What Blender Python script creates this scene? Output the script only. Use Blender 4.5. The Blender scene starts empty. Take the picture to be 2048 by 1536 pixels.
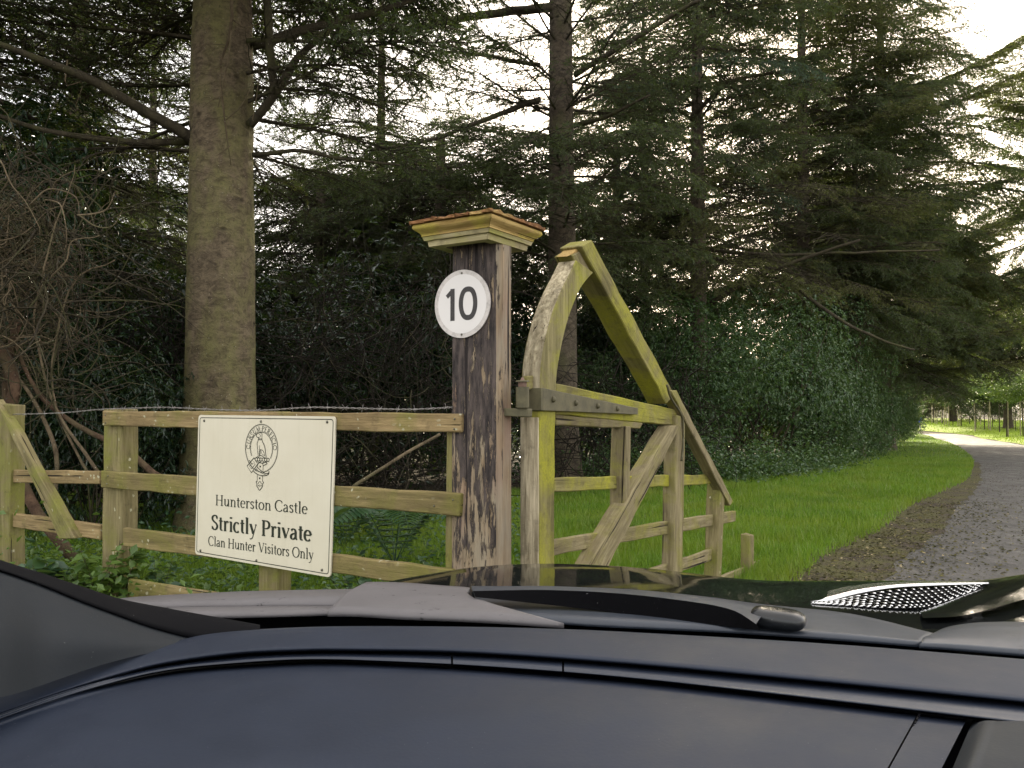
import bpy, bmesh, math, random
import numpy as np
from mathutils import Vector, Matrix, Quaternion, noise

# ------------------------------------------------------------------ camera, world, sun, exposure
S = bpy.context.scene
COL = S.collection
random.seed(7)
rng = np.random.default_rng(7)
R = math.radians
EYE = 1.45                      # eye height above the ground by the gate
FPX = 1600.0                    # focal length in photo pixels (2048 wide)
PITCH = math.atan(44 / FPX)
cam_d = bpy.data.cameras.new('camera')
cam = bpy.data.objects.new('camera', cam_d)
COL.objects.link(cam)
cam_d.sensor_width = 36
cam_d.lens = 36 * FPX / 2048
cam_d.clip_start = 0.05
cam_d.clip_end = 2000
cam.location = (0, 0, EYE)
cam.rotation_euler = (math.pi / 2 + PITCH, 0, 0)
S.camera = cam

SUN_AZ, SUN_EL = R(15), R(24)   # azimuth to the right of the view
w = bpy.data.worlds.new('World')
S.world = w
w.use_nodes = True
nt = w.node_tree
nt.nodes.clear()
out = nt.nodes.new('ShaderNodeOutputWorld')
bg = nt.nodes.new('ShaderNodeBackground')
sky = nt.nodes.new('ShaderNodeTexSky')
sky.sky_type = 'NISHITA'
sky.sun_disc = False
sky.sun_elevation = SUN_EL
sky.sun_rotation = SUN_AZ
sky.air_density = 1.0
sky.dust_density = 4.0
sky.ozone_density = 1.0
tc = nt.nodes.new('ShaderNodeTexCoord')
mp = nt.nodes.new('ShaderNodeMapping')
mp.inputs['Scale'].default_value = (1, 1, 3)
cn = nt.nodes.new('ShaderNodeTexNoise')
cn.inputs['Scale'].default_value = 2.2
cn.inputs['Detail'].default_value = 5
cr = nt.nodes.new('ShaderNodeMapRange')
cr.inputs['From Min'].default_value = 0.25
cr.inputs['From Max'].default_value = 0.6
cr.inputs['To Min'].default_value = 0.25
cr.inputs['To Max'].default_value = 0.65
mx = nt.nodes.new('ShaderNodeMix')
mx.data_type = 'RGBA'
mx.inputs['B'].default_value = (9.4, 8.8, 8.0, 1)
nt.links.new(tc.outputs['Generated'], mp.inputs[0])
nt.links.new(mp.outputs[0], cn.inputs['Vector'])
nt.links.new(cn.outputs['Fac'], cr.inputs['Value'])
nt.links.new(cr.outputs[0], mx.inputs['Factor'])
nt.links.new(sky.outputs[0], mx.inputs['A'])
nt.links.new(mx.outputs['Result'], bg.inputs[0])
nt.links.new(bg.outputs[0], out.inputs[0])
bg.inputs['Strength'].default_value = 0.15
sun_d = bpy.data.lights.new('sun', 'SUN')
sun = bpy.data.objects.new('sun', sun_d)
COL.objects.link(sun)
sun_d.energy = 4.0
sun_d.angle = R(1.5)
sun_d.color = (1.0, 0.86, 0.62)
sdir = Vector((math.sin(SUN_AZ) * math.cos(SUN_EL), math.cos(SUN_AZ) * math.cos(SUN_EL), math.sin(SUN_EL)))
sun.rotation_euler = sdir.to_track_quat('Z', 'Y').to_euler()
S.view_settings.view_transform = 'Standard'
S.view_settings.look = 'None'
S.view_settings.gamma = 1
S.view_settings.use_curve_mapping = False
S.view_settings.exposure = 1.25
S.render.engine = 'CYCLES'
S.cycles.use_denoising = True
S.cycles.max_bounces = 6
S.cycles.transparent_max_bounces = 12
S.cycles.diffuse_bounces = 3
S.cycles.glossy_bounces = 3

# ------------------------------------------------------------------ helpers
CF, SF = math.cos(PITCH), math.sin(PITCH)
def ray(px, py):
    u = (px - 1024) / FPX; v = (768 - py) / FPX
    return Vector((u, CF - SF * v, SF + CF * v))
EYEP = Vector((0, 0, EYE))
def atY(px, py, Y):
    d = ray(px, py); return EYEP + d * (Y / d.y)
def atZ(px, py, z):
    d = ray(px, py); return EYEP + d * ((z - EYE) / d.z)
def onplane(px, py, P, N):
    d = ray(px, py); return EYEP + d * ((P - EYEP).dot(N) / d.dot(N))
def gz(y):                      # the ground falls away gently beyond the gate
    return -0.0225 * min(45.0, max(0.0, y - 15.0))
def gzn(y):
    return -0.0225 * np.clip(y - 15.0, 0.0, 45.0)
def ong(px, py):
    z = 0.0
    for _ in range(60):
        p = atZ(px, py, z); z = 0.5 * z + 0.5 * gz(p.y)
    return Vector((p.x, p.y, gz(p.y)))

WM = {}
def link(o, parent=None, M=None):
    M = M or Matrix.Identity(4)
    COL.objects.link(o)
    WM[o] = M.copy()
    if parent is not None:
        o.parent = parent
        o.matrix_basis = WM[parent].inverted() @ M
    else:
        o.matrix_basis = M
    return o
def tag(o, label=None, cat=None, group=None, kind=None):
    if label: o['label'] = label
    if cat: o['category'] = cat
    if group: o['group'] = group
    if kind: o['kind'] = kind
    return o
def empty(name, loc, label=None, cat=None, group=None, rot=None):
    o = bpy.data.objects.new(name, None)
    M = Matrix.Translation(loc)
    if rot is not None: M = M @ rot
    link(o, None, M)
    return tag(o, label, cat, group)
def mesh(name, V, F, mat, parent=None, M=None, smooth=False):
    me = bpy.data.meshes.new(name)
    me.from_pydata([tuple(v) for v in V], [], F)
    me.update()
    if smooth: me.shade_smooth()
    if mat: me.materials.append(mat)
    return link(bpy.data.objects.new(name, me), parent, M)
def npmesh(name, V, faces_list, mat, smooth=False):
    """V (n,3); faces_list: list of (m,k) int arrays."""
    me = bpy.data.meshes.new(name)
    V = np.asarray(V, dtype=np.float32)
    me.vertices.add(len(V)); me.vertices.foreach_set('co', V.ravel())
    idx = np.concatenate([f.ravel() for f in faces_list]).astype(np.int32)
    tot = np.concatenate([np.full(len(f), f.shape[1]) for f in faces_list]).astype(np.int32)
    me.loops.add(len(idx)); me.loops.foreach_set('vertex_index', idx)
    me.polygons.add(len(tot))
    st = np.concatenate([[0], np.cumsum(tot)[:-1]]).astype(np.int32)
    me.polygons.foreach_set('loop_start', st)
    me.polygons.foreach_set('loop_total', tot)
    if smooth: me.polygons.foreach_set('use_smooth', np.ones(len(tot), dtype=bool))
    me.update(calc_edges=True)
    if mat: me.materials.append(mat)
    return me
def obj(name, me, parent=None, M=None):
    return link(bpy.data.objects.new(name, me), parent, M)
def catmull(pts, n):
    pts = np.array([list(p) for p in pts], float)
    P = np.vstack([2 * pts[0] - pts[1], pts, 2 * pts[-1] - pts[-2]])
    out = []
    m = len(pts) - 1
    for k in range(n + 1):
        t = k / n * m; i = min(int(t), m - 1); s = t - i
        a, b, c, d = P[i], P[i + 1], P[i + 2], P[i + 3]
        out.append(0.5 * ((2 * b) + (-a + c) * s + (2 * a - 5 * b + 4 * c - d) * s * s + (-a + 3 * b - 3 * c + d) * s ** 3))
    return np.array(out)
def tube_VF(path, rad, k=6, cap=True, base=0):
    path = np.asarray(path, float); n = len(path)
    rad = np.broadcast_to(rad, (n,))
    V = []; F = []
    up = np.array([0, 0, 1.0])
    for i in range(n):
        t = path[min(i + 1, n - 1)] - path[max(i - 1, 0)]
        t = t / (np.linalg.norm(t) + 1e-9)
        a = np.cross(t, up)
        if np.linalg.norm(a) < 0.05: a = np.cross(t, [1.0, 0, 0])
        a /= np.linalg.norm(a); b = np.cross(t, a)
        for j in range(k):
            an = 2 * math.pi * j / k
            V.append(path[i] + rad[i] * (math.cos(an) * a + math.sin(an) * b))
    for i in range(n - 1):
        for j in range(k):
            F.append((base + i * k + j, base + i * k + (j + 1) % k, base + (i + 1) * k + (j + 1) % k, base + (i + 1) * k + j))
    if cap:
        F.append(tuple(base + j for j in range(k))[::-1]); F.append(tuple(base + (n - 1) * k + j for j in range(k)))
    return V, F
def tubes_obj(name, specs, mat, parent=None, k=6, M=None):
    V = []; F = []
    for path, rad in specs:
        v, f = tube_VF(path, rad, k, True, len(V)); V += list(v); F += f
    return mesh(name, V, F, mat, parent, M, smooth=True)

# ------------------------------------------------------------------ materials
def new_mat(name):
    m = bpy.data.materials.new(name); m.use_nodes = True
    t = m.node_tree; t.nodes.clear()
    o = t.nodes.new('ShaderNodeOutputMaterial')
    return m, t, o
class NT:
    def __init__(s, t): s.t = t
    def n(s, typ, **kw):
        x = s.t.nodes.new(typ)
        for k, v in kw.items():
            if k in x.inputs.keys(): x.inputs[k].default_value = v
            else: setattr(x, k, v)
        return x
    def l(s, a, b): s.t.links.new(a, b)
    def noise(s, vec, scale, detail=4, rough=0.55, dist=0.0):
        x = s.n('ShaderNodeTexNoise'); x.inputs['Scale'].default_value = scale
        x.inputs['Detail'].default_value = detail; x.inputs['Roughness'].default_value = rough
        x.inputs['Distortion'].default_value = dist
        if vec is not None: s.l(vec, x.inputs['Vector'])
        return x.outputs['Fac']
    def mapped(s, vec, scale):
        x = s.n('ShaderNodeMapping'); x.inputs['Scale'].default_value = scale
        s.l(vec, x.inputs['Vector']); return x.outputs[0]
    def rng(s, v, a, b, c=0.0, d=1.0):
        x = s.n('ShaderNodeMapRange'); x.inputs['From Min'].default_value = a; x.inputs['From Max'].default_value = b
        x.inputs['To Min'].default_value = c; x.inputs['To Max'].default_value = d
        s.l(v, x.inputs['Value']); return x.outputs[0]
    def mix(s, fac, a, b):
        x = s.n('ShaderNodeMix'); x.data_type = 'RGBA'
        for val, key in ((fac, 'Factor'), (a, 'A'), (b, 'B')):
            inp = [i for i in x.inputs if i.name == key and (i.type == ('VALUE' if key == 'Factor' else 'RGBA'))][0]
            if isinstance(val, (int, float)): inp.default_value = val
            elif isinstance(val, tuple): inp.default_value = (*val, 1)
            else: s.l(val, inp)
        return [o for o in x.outputs if o.type == 'RGBA'][0]
    def math(s, op, a, b=None):
        x = s.n('ShaderNodeMath'); x.operation = op
        for i, v in enumerate((a, b)):
            if v is None: continue
            if isinstance(v, (int, float)): x.inputs[i].default_value = v
            else: s.l(v, x.inputs[i])
        return x.outputs[0]
    def objvec(s, rand=True):
        tc = s.n('ShaderNodeTexCoord')
        if not rand: return tc.outputs['Object']
        oi = s.n('ShaderNodeObjectInfo')
        m = s.n('ShaderNodeMath'); m.operation = 'MULTIPLY'; m.inputs[1].default_value = 37.0
        s.l(oi.outputs['Random'], m.inputs[0])
        a = s.n('ShaderNodeVectorMath'); a.operation = 'ADD'
        s.l(tc.outputs['Object'], a.inputs[0]); s.l(m.outputs[0], a.inputs[1])
        return a.outputs[0]
    def bump(s, h, strength=0.5, dist=0.01, normal=None):
        b = s.n('ShaderNodeBump'); b.inputs['Strength'].default_value = strength; b.inputs['Distance'].default_value = dist
        s.l(h, b.inputs['Height'])
        if normal is not None: s.l(normal, b.inputs['Normal'])
        return b.outputs[0]
    def bsdf(s, o, color, rough=0.8, spec=0.3, normal=None, metallic=0.0, coat=0.0):
        p = s.n('ShaderNodeBsdfPrincipled')
        if isinstance(color, tuple): p.inputs['Base Color'].default_value = (*color, 1)
        else: s.l(color, p.inputs['Base Color'])
        if isinstance(rough, (int, float)): p.inputs['Roughness'].default_value = rough
        else: s.l(rough, p.inputs['Roughness'])
        p.inputs['Specular IOR Level'].default_value = spec
        p.inputs['Metallic'].default_value = metallic
        p.inputs['Coat Weight'].default_value = coat
        p.inputs['Coat Roughness'].default_value = 0.03
        if normal is not None: s.l(normal, p.inputs['Normal'])
        s.l(p.outputs[0], o.inputs['Surface'])
        return p

def wood_mat(name, dark, light, moss=(0.20, 0.19, 0.025), moss_lo=0.45, moss_hi=0.62, lichen=0.0, grain=1.0, axis=0, crack=1.0):
    m, t, o = new_mat(name); N = NT(t)
    v = N.objvec()
    sc = [26, 26, 26]; sc[axis] = 1.6
    fib = N.noise(N.mapped(v, tuple(sc)), 2.2, 9, 0.7, 0.3)
    sc2 = [7, 7, 7]; sc2[axis] = 0.8
    band = N.noise(N.mapped(v, tuple(sc2)), 1.7, 4, 0.6, 0.6)
    fine = N.noise(v, 90, 4, 0.7)
    c = N.mix(N.rng(fib, 0.3, 0.7), dark, light)
    c = N.mix(N.math('MULTIPLY', N.rng(band, 0.42, 0.66), 0.6), c, tuple(x * 0.5 for x in dark))
    mo = N.noise(v, 3.2, 6, 0.65, 0.4)
    mm = N.math('MULTIPLY', N.rng(mo, moss_lo, moss_hi), N.rng(fine, 0.2, 0.55, 0.55, 1.0))
    mosscol = N.mix(fine, tuple(x * 0.6 for x in moss), tuple(min(1, x * 1.4) for x in moss))
    c = N.mix(mm, c, mosscol)
    blot = N.noise(v, 11, 5, 0.7)
    c = N.mix(N.math('MULTIPLY', N.rng(blot, 0.55, 0.75), 0.55), c, (0.035, 0.028, 0.018))
    if lichen > 0:
        vo = N.n('ShaderNodeTexVoronoi'); vo.inputs['Scale'].default_value = 34
        wv = N.n('ShaderNodeVectorMath'); wv.operation = 'ADD'
        N.l(v, wv.inputs[0])
        nz = N.n('ShaderNodeTexNoise'); nz.inputs['Scale'].default_value = 25
        N.l(v, nz.inputs['Vector'])
        sc_ = N.n('ShaderNodeVectorMath'); sc_.operation = 'SCALE'; sc_.inputs['Scale'].default_value = 0.03
        N.l(nz.outputs['Color'], sc_.inputs[0]); N.l(sc_.outputs[0], wv.inputs[1])
        N.l(N.mapped(wv.outputs[0], (0.7, 1, 1)), vo.inputs['Vector'])
        sp = N.rng(vo.outputs['Distance'], 0.20, 0.27, 1.0, 0.0)
        pick = N.n('ShaderNodeSeparateColor'); N.l(vo.outputs['Color'], pick.inputs[0])
        pk = N.rng(pick.outputs[0], 1 - lichen - 0.02, 1 - lichen)
        zone = N.rng(N.noise(v, 2.5, 2), 0.42, 0.55)
        c = N.mix(N.math('MULTIPLY', N.math('MULTIPLY', sp, pk), zone), c, (0.42, 0.40, 0.27))
    # long drying cracks
    sc3 = [30, 30, 30]; sc3[axis] = 0.55
    ck = N.noise(N.mapped(v, tuple(sc3)), 1.4, 3, 0.5, 0.2)
    ckm = N.math('MULTIPLY', N.rng(ck, 0.66, 0.70), crack)
    c = N.mix(ckm, c, (0.02, 0.015, 0.01))
    h = N.math('SUBTRACT', N.math('ADD', N.math('MULTIPLY', fib, 1.2), N.math('MULTIPLY', fine, 0.35)), N.math('MULTIPLY', ckm, 0.8))
    N.bsdf(o, c, 0.88, 0.2, N.bump(h, 0.75 * grain, 0.006))
    return m

M_RAIL = wood_mat('weathered rail wood', (0.16, 0.112, 0.052), (0.42, 0.31, 0.155), (0.18, 0.17, 0.045), 0.50, 0.70, 0.5)
M_RAILM = wood_mat('mossy rail wood', (0.13, 0.105, 0.045), (0.34, 0.26, 0.12), (0.17, 0.16, 0.04), 0.42, 0.66, 0.6)
M_FPOST = wood_mat('fence post wood', (0.14, 0.115, 0.05), (0.30, 0.25, 0.13), (0.18, 0.18, 0.04), 0.46, 0.66, 0.1, axis=0)
M_GATE = wood_mat('mossy gate wood', (0.16, 0.125, 0.065), (0.35, 0.30, 0.17), (0.21, 0.20, 0.035), 0.47, 0.68, 0.0)
M_GATEG = wood_mat('green algae gate wood', (0.14, 0.12, 0.045), (0.32, 0.28, 0.12), (0.30, 0.29, 0.03), 0.40, 0.62, 0.0)
M_PALE = wood_mat('pale speckled gate wood', (0.14, 0.11, 0.06), (0.82, 0.71, 0.50), (0.34, 0.32, 0.08), 0.58, 0.78, 0.0, 1.3)
M_CAP = wood_mat('cap moulding wood', (0.30, 0.19, 0.06), (0.62, 0.45, 0.18), (0.40, 0.36, 0.05), 0.52, 0.70, 0.0, 0.6)
M_CAPL = wood_mat('cap bed moulding wood', (0.30, 0.25, 0.13), (0.55, 0.48, 0.28), (0.34, 0.33, 0.08), 0.5, 0.70, 0.0, 0.5, crack=0.4)
M_ROT = wood_mat('rotten top wood', (0.12, 0.045, 0.02), (0.42, 0.22, 0.09), (0.40, 0.27, 0.10), 0.5, 0.6, 0.0, 1.6)

def post_mat():
    m, t, o = new_mat('flaking painted post wood'); N = NT(t)
    v = N.objvec(False)
    fib = N.noise(N.mapped(v, (30, 30, 1.5)), 2.0, 9, 0.7, 0.3)
    wood = N.mix(N.rng(fib, 0.3, 0.7), (0.13, 0.09, 0.055), (0.36, 0.27, 0.17))
    wood = N.mix(N.math('MULTIPLY', N.rng(N.noise(N.mapped(v, (10, 10, 2)), 2.0, 6), .4, .6), .5), wood, (0.30, 0.27, 0.21))
    reds = N.noise(N.mapped(v, (6, 6, 1.2)), 1.6, 3)
    wood = N.mix(N.math('MULTIPLY', N.rng(reds, 0.5, 0.7), 0.5), wood, (0.24, 0.12, 0.09))
    paint = N.mix(N.rng(N.noise(N.mapped(v, (22, 22, 4)), 2.0, 7, 0.7), 0.38, 0.68), (0.018, 0.014, 0.014), (0.11, 0.085, 0.075))
    sep = N.n('ShaderNodeSeparateXYZ'); N.l(v, sep.inputs[0])
    flake = N.noise(N.mapped(v, (24, 24, 3.6)), 1.7, 12, 0.74, 0.3)
    hz = N.rng(sep.outputs['Z'], 0.2, 1.5, -0.15, 0.06)      # the paint has lasted best high up
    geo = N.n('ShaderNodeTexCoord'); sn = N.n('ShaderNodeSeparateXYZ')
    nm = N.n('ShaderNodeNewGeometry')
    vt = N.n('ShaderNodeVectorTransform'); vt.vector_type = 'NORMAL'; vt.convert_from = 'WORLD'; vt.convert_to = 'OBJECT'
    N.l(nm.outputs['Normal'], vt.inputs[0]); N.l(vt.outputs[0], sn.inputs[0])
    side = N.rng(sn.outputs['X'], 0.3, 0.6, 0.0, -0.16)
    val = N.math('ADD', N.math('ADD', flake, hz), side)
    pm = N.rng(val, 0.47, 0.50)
    c = N.mix(pm, wood, paint)
    ck = N.noise(N.mapped(v, (24, 24, 0.5)), 1.5, 3, 0.5, 0.2)
    ckm = N.rng(ck, 0.64, 0.67)
    c = N.mix(ckm, c, (0.015, 0.01, 0.01))
    h = N.math('ADD', N.math('MULTIPLY', fib, 1.0), N.math('SUBTRACT', N.math('MULTIPLY', pm, 0.6), N.math('MULTIPLY', ckm, 1.2)))
    N.bsdf(o, c, 0.75, 0.3, N.bump(h, 0.8, 0.006))
    return m
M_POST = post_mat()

def bark_mat(name, dark, light, algae, alo, ahi, vs=0.35, bump=0.7):
    m, t, o = new_mat(name); N = NT(t)
    v = N.objvec()
    a = N.noise(N.mapped(v, (1, 1, vs)), 8, 12, 0.75, 0.8)
    b = N.noise(v, 42, 6, 0.7)
    big = N.noise(N.mapped(v, (1, 1, 0.6)), 2.4, 4, 0.6)
    c = N.mix(N.rng(a, 0.38, 0.62), dark, light)
    c = N.mix(N.math('MULTIPLY', N.rng(big, alo, ahi), N.rng(a, 0.35, 0.6, 0.35, 0.9)), c, algae)
    c = N.mix(N.math('MULTIPLY', N.rng(b, 0.55, 0.7), 0.6), c, tuple(x * 0.3 for x in dark))
    # dark knots
    vo = N.n('ShaderNodeTexVoronoi'); vo.inputs['Scale'].default_value = 2.6
    N.l(N.mapped(v, (1, 1, 1.6)), vo.inputs['Vector'])
    kn = N.rng(vo.outputs['Distance'], 0.05, 0.14, 1.0, 0.0)
    c = N.mix(N.math('MULTIPLY', kn, 0.7), c, tuple(x * 0.25 for x in dark))
    # small pale resin and lichen flecks
    v2 = N.n('ShaderNodeTexVoronoi'); v2.inputs['Scale'].default_value = 42
    N.l(v, v2.inputs['Vector'])
    s2 = N.n('ShaderNodeSeparateColor'); N.l(v2.outputs['Color'], s2.inputs[0])
    fl = N.math('MULTIPLY', N.rng(v2.outputs['Distance'], 0.10, 0.16, 1.0, 0.0), N.rng(s2.outputs[0], 0.86, 0.88))
    c = N.mix(fl, c, (0.45, 0.42, 0.34))
    h = N.math('ADD', a, N.math('SUBTRACT', N.math('MULTIPLY', b, 0.5), N.math('MULTIPLY', kn, 0.8)))
    N.bsdf(o, c, 0.9, 0.2, N.bump(h, bump, 0.03))
    return m
M_BARK = bark_mat('smooth spruce bark', (0.07, 0.054, 0.036), (0.22, 0.17, 0.11), (0.19, 0.18, 0.07), 0.42, 0.58, 1.6, 1.0)
M_BARK2 = bark_mat('flaky pine bark', (0.05, 0.04, 0.03), (0.15, 0.12, 0.085), (0.10, 0.10, 0.045), 0.52, 0.7, 1.4, 1.0)
M_TWIG = bark_mat('twig bark', (0.032, 0.026, 0.018), (0.072, 0.06, 0.037), (0.07, 0.07, 0.028), 0.5, 0.6)
M_THICK = bark_mat('undergrowth bark darkened for shade', (0.013, 0.010, 0.008), (0.032, 0.025, 0.018), (0.03, 0.03, 0.015), 0.5, 0.6)  # darker copy of the twig bark, woodland shade put into its colour
M_DEAD = bark_mat('bare dead twig bark', (0.07, 0.052, 0.032), (0.19, 0.145, 0.09), (0.11, 0.10, 0.05), 0.5, 0.65)
M_ROOT = bark_mat('red brown stem bark', (0.05, 0.03, 0.02), (0.13, 0.08, 0.05), (0.09, 0.08, 0.04), 0.5, 0.65)

def leaf_mat(name, c1, c2, gloss=0.35, trans=0.35, hi=None, patch=None):
    m, t, o = new_mat(name); N = NT(t)
    g = N.n('ShaderNodeNewGeometry')
    c = N.mix(g.outputs['Random Per Island'], c1, c2)
    if hi:
        c = N.mix(N.rng(g.outputs['Random Per Island'], 0.93, 0.95), c, hi)
    if patch:
        tc = N.n('ShaderNodeTexCoord')
        c = N.mix(N.rng(N.noise(tc.outputs['Object'], 1.1, 6, 0.7), 0.42, 0.68), c, patch)
        c = N.mix(N.rng(N.noise(tc.outputs['Object'], 0.6, 3, 0.6), 0.5, 0.7, 0, .6), c, tuple(x * .45 for x in c1))
    d = N.n('ShaderNodeBsdfPrincipled'); N.l(c, d.inputs['Base Color'])
    d.inputs['Roughness'].default_value = gloss; d.inputs['Specular IOR Level'].default_value = 0.5
    tr = N.n('ShaderNodeBsdfTranslucent')
    cc = N.mix(0.5, c, (0.18, 0.26, 0.02)); N.l(cc, tr.inputs[0])
    ms = N.n('ShaderNodeMixShader'); ms.inputs[0].default_value = trans
    N.l(d.outputs[0], ms.inputs[1]); N.l(tr.outputs[0], ms.inputs[2]); N.l(ms.outputs[0], o.inputs['Surface'])
    return m
M_NEEDLE = leaf_mat('conifer needles', (0.026, 0.046, 0.02), (0.075, 0.095, 0.032), 0.5, 0.38)
M_NEEDLEB = leaf_mat('blue green fir needles', (0.03, 0.07, 0.05), (0.06, 0.11, 0.06), 0.5, 0.22)
M_BROWNN = leaf_mat('browning needles', (0.08, 0.07, 0.032), (0.13, 0.13, 0.045), 0.6, 0.45)
M_LAUREL = leaf_mat('dark rhododendron leaves', (0.010, 0.024, 0.015), (0.028, 0.052, 0.026), 0.24, 0.22)
M_HOLLY = leaf_mat('glossy holly leaves', (0.036, 0.078, 0.034), (0.095, 0.165, 0.06), 0.24, 0.32, (0.22, 0.28, 0.16))
M_WEED = leaf_mat('fresh weed leaves', (0.05, 0.10, 0.02), (0.12, 0.20, 0.04), 0.42, 0.35)
M_WEED2 = leaf_mat('blue green nettle leaves', (0.03, 0.075, 0.035), (0.06, 0.12, 0.05), 0.4, 0.3)
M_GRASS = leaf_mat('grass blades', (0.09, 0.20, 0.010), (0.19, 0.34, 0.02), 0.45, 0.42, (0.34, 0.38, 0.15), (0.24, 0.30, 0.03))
M_FARBLADE = leaf_mat('sun tinted grass blades', (0.17, 0.26, 0.01), (0.26, 0.36, 0.015), 0.5, 0.45)  # sunlight on the far lawn is put into this yellower colour
M_YOUNG = leaf_mat('young larch leaves', (0.07, 0.12, 0.035), (0.12, 0.18, 0.05), 0.5, 0.35)

def simple(name, c1, c2, scale, rough=0.9, bump=0.4, bd=0.02, spec=0.2, extra=None):
    m, t, o = new_mat(name); N = NT(t)
    tc = N.n('ShaderNodeTexCoord'); v = tc.outputs['Object']
    a = N.noise(v, scale, 8, 0.65); b = N.noise(v, scale * 7, 5, 0.7)
    c = N.mix(N.rng(a, 0.35, 0.65), c1, c2)
    c = N.mix(N.math('MULTIPLY', N.rng(b, 0.45, 0.7), 0.5), c, tuple(x * 0.4 for x in c1))
    N.bsdf(o, c, rough, spec, N.bump(N.math('ADD', a, b), bump, bd))
    return m
M_SOIL = simple('forest floor litter', (0.028, 0.022, 0.014), (0.06, 0.045, 0.025), 3.0, 0.95, 0.6, 0.05)
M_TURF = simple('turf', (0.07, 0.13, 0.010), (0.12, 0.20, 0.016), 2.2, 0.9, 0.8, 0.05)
M_FARGRASS = simple('sun tinted far grass', (0.17, 0.25, 0.010), (0.24, 0.33, 0.015), 0.6, 0.9, 0.5, 0.05)  # brighter, yellower than the turf to stand in for sunshine

def asphalt_mat():
    m, t, o = new_mat('worn wet asphalt'); N = NT(t)
    tc = N.n('ShaderNodeTexCoord'); v = tc.outputs['Object']
    a = N.noise(v, 1.1, 6, 0.65); b = N.noise(v, 90, 4, 0.8); p = N.noise(N.mapped(v, (1, 0.6, 1)), 3.5, 6, 0.7)
    c = N.mix(N.rng(a, 0.35, 0.65), (0.040, 0.038, 0.035), (0.080, 0.074, 0.068))
    c = N.mix(N.rng(b, 0.45, 0.62), c, (0.12, 0.112, 0.10))
    c = N.mix(N.math('MULTIPLY', N.rng(p, 0.58, 0.7), 0.6), c, (0.035, 0.03, 0.026))
    r = N.rng(p, 0.38, 0.62, 0.48, 0.9)
    N.bsdf(o, c, r, 0.35, N.bump(N.math('ADD', b, N.math('MULTIPLY', p, 1.5)), 0.5, 0.012))
    return m
M_ASPH = asphalt_mat()
def edge_mat():
    m, t, o = new_mat('mossy gravel edge'); N = NT(t)
    tc = N.n('ShaderNodeTexCoord'); v = tc.outputs['Object']
    a = N.noise(v, 2.0, 6, 0.7); b = N.noise(v, 60, 4, 0.8)
    c = N.mix(N.rng(a, 0.42, 0.55), (0.05, 0.038, 0.028), (0.075, 0.075, 0.02))
    c = N.mix(N.rng(b, 0.52, 0.66), c, (0.17, 0.13, 0.07))
    c = N.mix(N.rng(b, 0.44, 0.36), c, (0.018, 0.014, 0.012))
    N.bsdf(o, c, 0.9, 0.3, N.bump(b, 0.8, 0.02))
    return m
M_EDGE = edge_mat()

def metal_mat(name, c1, c2, rough=0.6, met=0.3, bump=0.3):
    m, t, o = new_mat(name); N = NT(t)
    v = N.objvec(); a = N.noise(v, 14, 8, 0.7); b = N.noise(v, 120, 4, 0.7)
    c = N.mix(N.rng(a, 0.35, 0.65), c1, c2)
    N.bsdf(o, c, rough, 0.4, N.bump(N.math('ADD', a, N.math('MULTIPLY', b, 0.4)), bump, 0.004), metallic=met)
    return m
M_IRON = metal_mat('grimy painted iron', (0.075, 0.068, 0.04), (0.135, 0.12, 0.065))
M_RUST = metal_mat('rusty iron', (0.10, 0.055, 0.035), (0.20, 0.13, 0.10), 0.8, 0.1)
M_WIRE = metal_mat('dull galvanised wire', (0.22, 0.21, 0.20), (0.34, 0.32, 0.30), 0.45, 0.8)
M_CHROME = metal_mat('bright satin chrome', (0.62, 0.62, 0.62), (0.75, 0.75, 0.75), 0.22, 1.0, 0.02)

def sign_mat():
    m, t, o = new_mat('off white enamel sign'); N = NT(t)
    v = N.objvec(False); a = N.noise(v, 3, 5, 0.6); b = N.noise(v, 26, 4, 0.7)
    c = N.mix(N.rng(a, 0.3, 0.7), (0.60, 0.55, 0.43), (0.66, 0.615, 0.50))
    c = N.mix(N.rng(b, 0.68, 0.80, 0, 0.25), c, (0.45, 0.42, 0.32))
    dr = N.noise(N.mapped(v, (14, 14, 0.7)), 2.2, 6, 0.7)
    c = N.mix(N.rng(dr, 0.54, 0.76, 0, 0.16), c, (0.36, 0.34, 0.22))
    N.bsdf(o, c, 0.45, 0.35)
    return m
M_SIGN = sign_mat()
def plate_mat():
    m, t, o = new_mat('white plastic number plate'); N = NT(t)
    v = N.objvec(False); a = N.noise(v, 9, 4)
    N.bsdf(o, N.mix(a, (0.66, 0.63, 0.61), (0.72, 0.69, 0.67)), 0.35, 0.4)
    return m
M_PLATE = plate_mat()
M_PLATE2 = simple('plate rim', (0.55, 0.51, 0.48), (0.60, 0.56, 0.53), 6, 0.4, 0.0)
M_INK = simple('black sign print', (0.022, 0.028, 0.018), (0.03, 0.036, 0.025), 20, 0.6, 0.0)
M_INK2 = simple('dark grey number print', (0.045, 0.042, 0.042), (0.06, 0.055, 0.055), 20, 0.5, 0.0)
M_SCREW = metal_mat('sign screw', (0.08, 0.075, 0.06), (0.2, 0.19, 0.15), 0.4, 0.7)

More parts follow.
